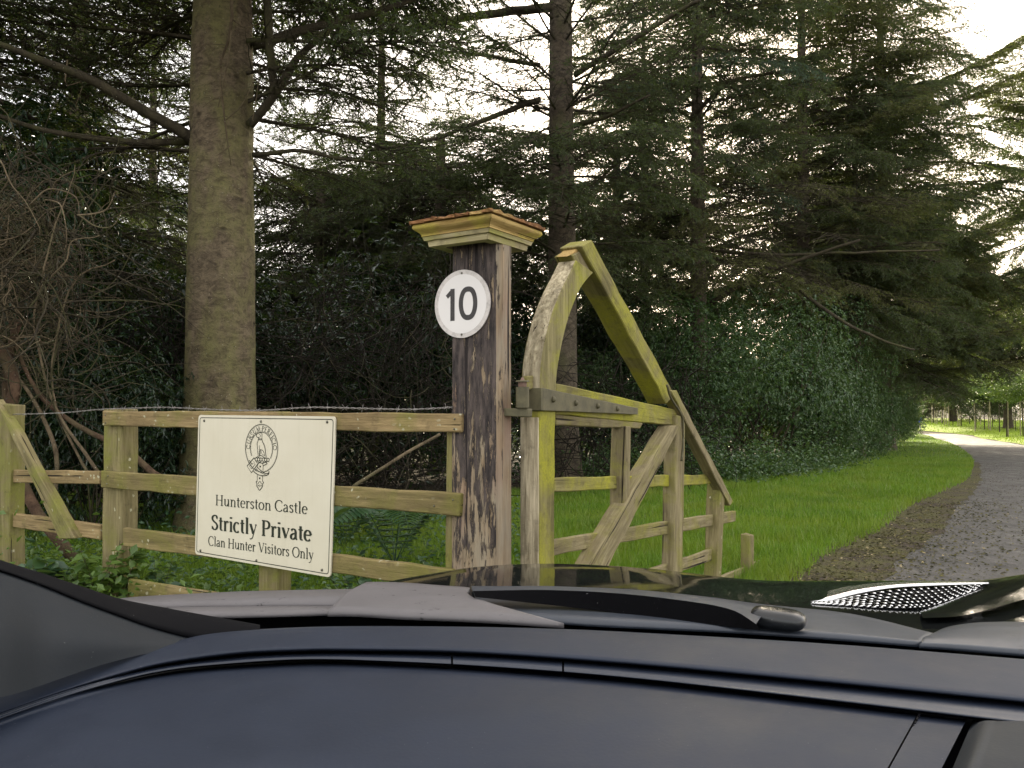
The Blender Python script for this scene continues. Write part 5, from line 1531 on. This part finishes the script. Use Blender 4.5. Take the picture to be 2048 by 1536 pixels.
for i, (px, Y) in enumerate(yp):
    x = px2xy(px, Y); z = gz(Y) + bank(x, Y); s = random.uniform(0.8, 1.15) * 1.35
    t = empty('young_tree', (x, Y, z), 'low leafy young tree, %s from the left beyond the drive' % descr[i], 'tree', YG)
    M = Matrix.Translation((x, Y, z)) @ Matrix.Rotation(i * 1.3, 4, 'Z') @ Matrix.Scale(s, 4)
    obj('crown', YM[i % 2], t, M); obj('stem', ysm, t, M)
sp = [(1863, 98, 2.3), (1869, 95, 1.6), (1873, 94, 1.6), (1882, 100, 1.7), (1888, 88, 2.4), (1892, 88, 2.4), (1897, 86, 2.4), (1915, 84, 2.0), (1919, 80, 2.4), (1949, 72, 2.6), (1960, 90, 1.6), (1976, 74, 2.3), (1980, 72, 2.6), (2015, 60, 2.6), (2027, 80, 1.6), (2040, 60, 2.6)]
for i, (px, Y, h_) in enumerate(sp):
    x = px2xy(px, Y); z = gz(Y) + bank(x, Y)
    v_, f_ = tube_VF([(0, 0, -.1), (random.uniform(-.05, .05), 0, h_)], [.045, .04], 6)
    o = mesh('stake', v_, f_, M_STAKE, None, Matrix.Translation((x, Y, z)))
    tag(o, 'pale round stake, %s from the left beyond the drive' % descr[i], 'stake', SG)
# far wood closing the view
def farwood(name, label, x0, x1, y, h, n, seed, mat):
    r = np.random.default_rng(seed); x = r.uniform(x0, x1, n); zz = r.random(n) ** 0.8
    top = h * (0.75 + 0.25 * np.sin(x * 0.31) * np.sin(x * 0.13 + 1) + 0.08 * np.sin(x * 1.7))
    P = np.stack([x, y + r.uniform(-3, 3, n), gz(y) + zz * top], -1)
    D = r.normal(0, 1, (n, 3)) * [1, 1, .5] + [0, 0, -.3]
    V, F = scatter(LEAF_H[0], LEAF_H[1], P, basis(D, r.normal(0, .5, n)), r.uniform(.25, .6, n))
    return tag(obj(name, npmesh(name, V, F, mat)), label, 'wood', None, 'stuff')
farwood('far_wood', 'dark distant wood closing the view beyond the drive', 25, 190, 135, 17, 42000, 3, M_LAUREL)
farwood('far_wood', 'dark far wood glimpsed low behind the spruces', -50, 19, 48, 7.5, 60000, 4, M_LAUREL)

# ------------------------------------------------------------------ the walker in blue
def person():
    Y = 74.0; x = px2xy(1836, Y); P = Vector((x, Y, gz(Y)))
    t = empty('person', P, 'walker in a blue jacket and pale trousers at the far end of the drive', 'person')
    def skin(name, joints, edges, mat):
        me = bpy.data.meshes.new(name); me.from_pydata([j[0] for j in joints], edges, []); me.update()
        me.materials.append(mat)
        o = obj(name, me, t, Matrix.Translation(P))
        md = o.modifiers.new('skin', 'SKIN')
        for i, j in enumerate(joints): me.skin_vertices[0].data[i].radius = (j[1], j[1] * .8)
        me.skin_vertices[0].data[0].use_root = True
        o.modifiers.new('sub', 'SUBSURF').levels = 1; o.modifiers['sub'].render_levels = 1
        return o
    body = [((0, 0, .95), .13), ((0, 0, 1.2), .14), ((0, 0, 1.42), .13), ((0, 0, 1.54), .05), ((0, -.02, 1.66), .095), ((0, -.01, 1.75), .07),
            ((.10, 0, .88), .085), ((.12, -.10, .48), .06), ((.12, -.18, .08), .045), ((.12, -.30, .03), .035),
            ((-.10, 0, .88), .085), ((-.12, .04, .48), .06), ((-.12, .22, .10), .045), ((-.12, .12, .03), .035),
            ((.20, 0, 1.40), .06), ((.27, .06, 1.14), .045), ((.27, -.06, .90), .035), ((.27, -.09, .82), .03),
            ((-.20, 0, 1.40), .06), ((-.27, -.06, 1.14), .045), ((-.27, -.2, .95), .035), ((-.27, -.24, .88), .03)]
    E = [(0, 1), (1, 2), (2, 3), (3, 4), (4, 5), (0, 6), (6, 7), (7, 8), (8, 9), (0, 10), (10, 11), (11, 12), (12, 13), (2, 14), (14, 15), (15, 16), (16, 17), (2, 18), (18, 19), (19, 20), (20, 21)]
    skin('body', body, E, M_SKIN)
    jk = [((0, 0, .86), .17), ((0, 0, 1.2), .175), ((0, 0, 1.44), .16), ((.21, 0, 1.41), .085), ((.275, .06, 1.14), .07), ((.275, -.06, .92), .055), ((-.21, 0, 1.41), .085), ((-.275, -.06, 1.14), .07), ((-.275, -.19, .96), .055)]
    skin('jacket', jk, [(0, 1), (1, 2), (2, 3), (3, 4), (4, 5), (2, 6), (6, 7), (7, 8)], M_BLUE)
    tr_ = [((0, 0, .92), .14), ((.10, 0, .84), .10), ((.12, -.10, .48), .08), ((.12, -.18, .12), .065), ((-.10, 0, .84), .10), ((-.12, .04, .48), .08), ((-.12, .21, .14), .065)]
    skin('trousers', tr_, [(0, 1), (1, 2), (2, 3), (0, 4), (4, 5), (5, 6)], M_TROU)
    ball('hair', t, P + Vector((0, .02, 1.70)), .11, M_HAIR, (1, 1, 1), 10)
person()

# ------------------------------------------------------------------ the car we sit in
car = empty('car', Vector((0.3, 0.6, 0)), 'dark car seen from the inside, over its dashboard and black bonnet', 'car')
def rows_surface(name, rows, mat, n=64, parent=car, smooth=True, thick=0.0, sub=3):
    """rows: list of (list of (px, py, z))  from far to near; each is resampled and unprojected onto its height"""
    cur = []
    for r_ in rows:
        a = catmull([tuple(atZ(p[0], p[1], EYE - p[2])) for p in r_], n); cur.append(a)
    cur = np.array(cur)                      # rows, n+1, 3
    m = len(rows)
    res = []
    if m > 2 and sub > 1:
        for i in range(n + 1): res.append(catmull(cur[:, i], (m - 1) * sub))
        res = np.transpose(np.array(res), (1, 0, 2))
    else: res = cur
    k = res.shape[0]; O = res.reshape(-1, 3).mean(0)
    V = (res - O).reshape(-1, 3)
    i = np.arange((k - 1) * n); r0 = i // n; c0_ = i % n; a = r0 * (n + 1) + c0_
    F = [np.stack([a, a + n + 1, a + n + 2, a + 1], -1)]
    me = npmesh(name, V, F, mat, smooth)
    o = obj(name, me, parent, Matrix.Translation(O))
    if thick:
        md = o.modifiers.new('solid', 'SOLIDIFY'); md.thickness = thick; md.offset = 1.0 if thick < 0 else -1.0
        md.thickness = abs(thick)
    return o
def rowz(pts, z): return [(x, y, z) for x, y in pts]
A0 = [(-90, 1392), (0, 1367), (147, 1328), (342, 1283), (427, 1266), (560, 1257), (700, 1253), (942, 1254), (1133, 1259), (1300, 1267), (1640, 1287), (2048, 1319), (2180, 1331)]
G1 = [(-90, 1458), (0, 1426), (120, 1384), (239, 1350), (342, 1327), (478, 1310), (598, 1304), (700, 1303), (942, 1308), (1250, 1329), (1640, 1365), (2048, 1406), (2180, 1420)]
G2 = [(-90, 1476), (0, 1442), (120, 1400), (239, 1366), (342, 1343), (478, 1330), (598, 1323), (700, 1324), (942, 1335), (1250, 1359), (1640, 1403), (2048, 1452), (2180, 1468)]
def rowg(pts, zd, zs):
    out = []
    for x, y in pts:
        f = min(1.0, max(0.0, (x - 150) / 330)); f = f * f * (3 - 2 * f); out.append((x, y, zs + (zd - zs) * f))
    return out
def sh(c, dy): return [(x, y + dy) for x, y in c]
def lerpc(a, b, t): return [(p[0] * (1 - t) + q[0] * t, p[1] * (1 - t) + q[1] * t) for p, q in zip(a, b)]
rows_surface('dashboard_top', [rowz(sh(A0, -1), .40), rowz(A0, .338), rowz(sh(A0, 5), .330), rowz(lerpc(A0, G1, .3), .328), rowz(lerpc(A0, G1, .7), .329), rowg(sh(G1, -4), .333, .331), rowg(sh(G1, -1), .345, .332), rowg(sh(G1, 2), .37, .3345)], M_DASH)
def cut(c, x0, x1, n=10):
    xs_ = [p[0] for p in c]; ys_ = [p[1] for p in c]
    return [(x, float(np.interp(x, xs_, ys_))) for x in np.linspace(x0, x1, n)]
def smoothc(c):
    P = catmull(c, 120); return [tuple(p) for p in P]
G1s, G2s = smoothc(G1), smoothc(G2)
for (x0, x1) in ((-90, 902), (906, 1124), (1128, 2180)):
    g1, g2 = cut(G1s, x0, x1, 14), cut(G2s, x0, x1, 14)
    d1 = [(x, y) for x, y in g1]
    rows_surface('trim_strip', [rowg(sh(g1, 1), .375, .334), rowg(sh(g1, 3), .348, .3342), rowg(lerpc(g1, g2, .35), .341, .336), rowg(lerpc(g1, g2, .7), .343, .338), rowg(sh(g2, -4), .349, .340), rowg(sh(g2, -2), .40, .3415)], M_DASH2, 40)
def padrow(dy, z, base=G2s, x0=-90, x1=1930, slope=0.0, xe=None):
    xs_ = np.linspace(x0, x1 if xe is None else xe, 14)
    return [(x, float(np.interp(x, [p[0] for p in base], [p[1] for p in base])) + dy, z) for x in xs_]
def padedge(y): return 1929 - (y - 1439) * 0.48
SEAM = lambda y: 1843 - (y - 1420) * 0.52
def pad(name, L_, R_, mat):
    rows = []
    for dy, z in ((1, .41), (4, .362), (12, .352), (45, .346), (90, .345), (150, .35), (230, .36), (330, .40)):
        xs_ = []
        yb = 1430 + dy
        x0 = -90 if L_ is None else L_(yb); x1 = R_(yb)
        xs_ = np.linspace(x0, x1, 14)
        r_ = [(x, float(np.interp(x, [p[0] for p in G2s], [p[1] for p in G2s])) + dy, z) for x in xs_]
        if dy < 20: r_ = rowg([(a_[0], a_[1] - (3 if a_[0] < 330 and dy == 1 else 0)) for a_ in r_], z, .341 + dy * .0003)
        rows.append(r_)
    return rows_surface(name, rows, mat, 64)
pad('dashboard_pad', None, lambda y: SEAM(y) - 2, M_DASH)
pad('dashboard_pad', lambda y: SEAM(y) + 2, padedge, M_DASH)
# stitches
for i in range(16):
    y = 1428 + i * 7.5; x = SEAM(y)
    a_ = atZ(x + .5, y, EYE - .349); b_ = atZ(SEAM(y + 4.5) + .5, y + 4.5, EYE - .349)
    cyl('stitch', car, a_, b_, .0011, M_BLACK, 5)
# instrument hood at the right
hr = []
for dy, z in ((0, .44), (3, .352), (14, .337), (40, .329), (90, .325), (160, .33)):
    xs_ = np.linspace(1945 - (dy) * .47 - (0 if dy > 3 else 0), 2180, 10)
    hr.append([(x, 1437 + dy + (0 if x > 1965 else (1965 - x) * .25), z + (0.02 if x < 1950 - dy * .47 else 0)) for x in xs_])
rows_surface('instrument_hood', hr, M_PILLAR, 40)
rows_surface('dashboard_gap', [rowz([(1880, 1425), (2000, 1425), (2180, 1430)], .43), rowz([(1790, 1640), (2000, 1640), (2180, 1640)], .43)], M_BLACK, 10)
rows_surface('dashboard_base', [rowz(sh(A0, 6), .46), rowz(sh(A0, 330), .46)], M_BLACK, 40)
# black screen border between dashboard and scuttle
SB = [(330, 1200), (410, 1231), (520, 1234), (700, 1230), (850, 1236), (1000, 1243), (1133, 1248), (1300, 1256), (1640, 1277), (1850, 1292), (2048, 1308), (2180, 1320)]
SBn = [(300, 1290), (410, 1285), (520, 1275), (700, 1262), (850, 1262), (1000, 1264), (1133, 1268), (1300, 1276), (1640, 1297), (1850, 1310), (2048, 1328), (2180, 1340)]
rows_surface('screen_border', [rowz(SB, .385), rowz(SBn, .41)], M_BLACK, 60)
# pillar trim
def curveY(pts): return [tuple(atY(*p)) for p in pts]
def loft(name, curves, mat, n=50, sub=4):
    cur = np.array([catmull(c, n) for c in curves]); res = np.transpose(np.array([catmull(cur[:, i], (len(curves) - 1) * sub) for i in range(n + 1)]), (1, 0, 2))
    k = res.shape[0]; O = res.reshape(-1, 3).mean(0); i = np.arange((k - 1) * n); r0 = i // n; c_ = i % n; a = r0 * (n + 1) + c_
    return obj(name, npmesh(name, (res - O).reshape(-1, 3), [np.stack([a, a + n + 1, a + n + 2, a + 1], -1)], mat, True), car, Matrix.Translation(O))
U0 = [(-150, 1070, .93), (0, 1121, .99), (85, 1148, 1.03), (171, 1177, 1.07), (239, 1199, 1.11), (308, 1214, 1.15), (410, 1233, 1.2), (520, 1252, 1.24)]
U1 = [(-150, 1092, .90), (0, 1140, .96), (85, 1170, 1.0), (171, 1205, 1.04), (239, 1230, 1.08), (308, 1254, 1.12), (400, 1276, 1.17), (520, 1290, 1.22)]
U2 = [(-150, 1200, .80), (0, 1240, .87), (85, 1262, .93), (171, 1275, .98), (239, 1282, 1.03), (308, 1284, 1.09), (400, 1285, 1.16), (520, 1285, 1.2)]
U3 = [(-150, 1420, .76), (0, 1395, .84), (85, 1370, .91), (171, 1340, .97), (239, 1320, 1.02), (308, 1305, 1.08), (400, 1297, 1.15), (520, 1294, 1.19)]
loft('seal_and_shade', [curveY([(p[0], p[1] - 0, p[2] + .02) for p in U0]), curveY(U0), curveY(U1), curveY([(p[0], p[1] + 3, p[2] + .03) for p in U1])], M_BLACK)  # black seal, widened at its right end to stand in for shadow
loft('pillar_trim', [curveY([(p[0], p[1], p[2] + .012) for p in U1]), curveY([(p[0], p[1] + 6, p[2]) for p in U1]), curveY(U2), curveY(U3)], M_PILLAR)
# scuttle panels
rows_surface('scuttle_panel', [rowz([(230, 1204), (300, 1198), (480, 1189), (600, 1186), (700, 1184), (800, 1184)], .37), rowz([(330, 1218), (400, 1216), (500, 1215), (600, 1214), (700, 1215), (800, 1215)], .362)], M_COWL, 40, thick=-.006)
rows_surface('scuttle_panel', [rowz([(330, 1219), (420, 1218), (520, 1217), (600, 1216.5), (700, 1217), (1000, 1220)], .366), rowz([(380, 1236), (480, 1236), (600, 1233), (700, 1231), (850, 1238), (1000, 1244)], .358)], M_COWL, 40, thick=-.006)
rows_surface('wiper_cover', [rowz([(733, 1172), (770, 1172), (819, 1174), (880, 1179), (925, 1182), (939, 1184)], .352),
                             rowz([(690, 1196), (740, 1196), (800, 1197), (870, 1199), (930, 1201), (946, 1204)], .342),
                             rowz([(655, 1233), (720, 1234), (800, 1239), (900, 1243), (1000, 1248), (1128, 1257)], .342)], M_COWL, 40, thick=-.008)
rows_surface('scuttle_edge', [rowz([(943, 1178), (1095, 1179), (1252, 1184), (1408, 1199), (1525, 1215), (1700, 1234), (1872, 1275)], .372),
                              rowz([(950, 1196), (1100, 1205), (1280, 1216), (1420, 1228), (1540, 1240), (1700, 1255), (1860, 1280)], .362),
                              rowz([(958, 1232), (1133, 1250), (1300, 1259), (1450, 1266), (1600, 1276), (1720, 1285), (1840, 1295)], .358)], M_COWLB, 60, thick=-.006)
rows_surface('scuttle_end', [rowz([(1866, 1276), (1895, 1262), (1940, 1254), (1990, 1251), (2060, 1252), (2180, 1262)], .362),
                             rowz([(1846, 1284), (1900, 1281), (1960, 1282), (2020, 1286), (2080, 1290), (2180, 1300)], .352),
                             rowz([(1838, 1297), (1900, 1301), (1960, 1306), (2020, 1311), (2080, 1316), (2180, 1326)], .356)], M_COWLB, 40, thick=-.006)
# wiper arm: a tapering blade with sky highlight painted as a grey top, and black front
def wiper():
    top = [(944, 1174), (1095, 1172), (1252, 1180), (1408, 1196), (1500, 1212), (1530, 1222)]
    tf = [(946, 1182), (1095, 1180), (1252, 1188), (1400, 1206), (1470, 1222), (1512, 1248)]
    bt_ = [(951, 1194), (1134, 1214), (1290, 1233), (1400, 1246), (1486, 1257), (1520, 1260)]
    tf = cut(smoothc(tf), 946, 1512, 16); bb = cut(smoothc(bt_), 951, 1520, 16)
    rows_surface('wiper_arm', [rowz(top, .330), rowz(tf, .324)], M_COWLB, 40, sub=1)
    rows_surface('wiper_arm', [rowz(tf, .324), [(b_[0], b_[1], .324 * (b_[1] - 812) / (a_[1] - 812) * .985) for a_, b_ in zip(tf, bb)]], M_WIPER, 40, sub=1)
wiper()
pc_ = atZ(1556, 1238, EYE - .335); dr = (atZ(1600, 1243, EYE - .335) - atZ(1510, 1233, EYE - .335))
ax = dr.normalized(); yv = Vector((-ax.y, ax.x, 0)).normalized(); zv = ax.cross(yv)
RM = Matrix(((ax.x, yv.x, zv.x, 0), (ax.y, yv.y, zv.y, 0), (ax.z, yv.z, zv.z, 0), (0, 0, 0, 1)))
bm = bmesh.new(); bmesh.ops.create_uvsphere(bm, u_segments=24, v_segments=16, radius=1)
for v in bm.verts:
    c = v.co; f = lambda a, p: math.copysign(abs(a) ** p, a)
    v.co = Vector((f(c.x, .5) * .042, f(c.y, .7) * .028, f(c.z, .75) * (.0165 - .0035 * c.x)))
me = bpy.data.meshes.new('wiper_pivot'); bm.to_mesh(me); bm.free(); me.shade_smooth(); me.materials.append(M_CAPP)
obj('wiper_pivot', me, car, Matrix.Translation(pc_) @ RM)
# bonnet
SIL = [(560, 1200), (640, 1192), (720, 1178), (800, 1161), (870, 1149), (940, 1138), (1040, 1131), (1150, 1131), (1300, 1140), (1450, 1157), (1550, 1164), (1700, 1165), (1850, 1165), (1950, 1165), (2048, 1152), (2180, 1140)]
NEA = [(560, 1215), (640, 1212), (720, 1206), (800, 1204), (870, 1203), (940, 1202), (1040, 1202), (1150, 1205), (1300, 1212), (1450, 1225), (1550, 1235), (1700, 1252), (1850, 1290), (1950, 1310), (2048, 1310), (2180, 1320)]
hr = []
for t_, z in ((0, .375), (.25, .374), (.5, .378), (.75, .386), (1.0, .402)):
    hr.append(rowz(lerpc(NEA, SIL, t_), z))
far = [(x, y + 1, .43) for x, y in SIL]; far2 = [(x, y + 30, .60) for x, y in SIL]
rows_surface('bonnet', [far2, far] + hr[::-1], M_PAINT, 90, sub=4)
# bonnet vent: chrome blade and mesh
rows_surface('vent_trim', [rowz([(1612, 1203), (1640, 1190), (1700, 1176), (1780, 1168), (1860, 1166), (1920, 1166.5), (1978, 1168)], .392),
                           rowz([(1622, 1207), (1660, 1203), (1720, 1188), (1790, 1177), (1860, 1173), (1920, 1171), (1978, 1169)], .382)], M_CHROME, 40, thick=-.004)
vtop = [(1622, 1208), (1660, 1204), (1720, 1189), (1790, 1178), (1860, 1174), (1920, 1172), (1976, 1170)]
vbot = [(1640, 1210), (1700, 1214), (1760, 1219), (1820, 1220), (1860, 1216), (1910, 1198), (1960, 1178)]
rows_surface('vent_recess', [rowz(vtop, .388), rowz(vbot, .380)], M_BLACK, 30)
vt_, vb_ = smoothc(vtop), smoothc(vbot)
V = []; F = []
bmv = []
def vp(u, v, z=.383):
    a = vt_[int(u * (len(vt_) - 1))]; b = vb_[int(u * (len(vb_) - 1))]
    return atZ(a[0] * (1 - v) + b[0] * v, a[1] * (1 - v) + b[1] * v, EYE - z + .006)
specs = []; studs = []
nu, nv = 26, 7
for i in range(nu):
    for j in range(nv):
        u = (i + (0.5 if j % 2 else 0)) / nu; v = (j + .5) / nv
        if u > .97: continue
        p = vp(u, v); q = vp(min(.99, u + .5 / nu), min(.97, v + 1 / nv)); q2_ = vp(max(0, u - .5 / nu), min(.97, v + 1 / nv))
        specs.append(([np.array(p), np.array(q)], .0012)); specs.append(([np.array(p), np.array(q2_)], .0012))
        e_ = (np.array(q) - np.array(p)) * .7
        studs.append(([np.array(p) - e_ * .3 + [0, 0, .001], np.array(p) + e_ + [0.0, 0, .0035]], [.0009, .0019]))
vm = tubes_obj('vent_mesh', specs, M_WIPER, car, 4); vm['kind'] = 'stuff'
vm = tubes_obj('vent_stud', studs, M_CHROME, car, 4); vm['kind'] = 'stuff'
# raised bonnet scoop beside the vent
rows_surface('bonnet_bulge', [rowz([(1838, 1221), (1890, 1205), (1940, 1186), (1990, 1170), (2048, 1150), (2180, 1110)], .375),
                              rowz([(1842, 1226), (1900, 1216), (1950, 1202), (2000, 1186), (2060, 1164), (2180, 1130)], .366),
                              rowz([(1846, 1236), (1920, 1232), (1980, 1218), (2030, 1204), (2090, 1186), (2180, 1160)], .365)], M_PAINT, 40)
# windscreen
ws = []
for (px, Yb) in ((-260, 1.02), (200, 1.22), (700, 1.30), (1200, 1.28), (1700, 1.22), (2300, 1.05)):
    pass
wV = []; wF = []
for i in range(13):
    s = i / 12; x = -0.95 + 2.0 * s; bow = 0.22 * (2 * s - 1) ** 2
    wV += [(x * 1.0, 1.32 - bow, EYE - .37), (x * .86, 0.15 - bow * .5, EYE + .34), (x * .86, 0.145 - bow * .5, EYE + .346), (x, 1.315 - bow, EYE - .364)]
for i in range(12):
    a = 4 * i
    for k in range(4): wF.append((a + k, a + 4 + k, a + 4 + (k + 1) % 4, a + (k + 1) % 4))
wo = mesh('windscreen', wV, wF, M_GLASS, car, None, True)
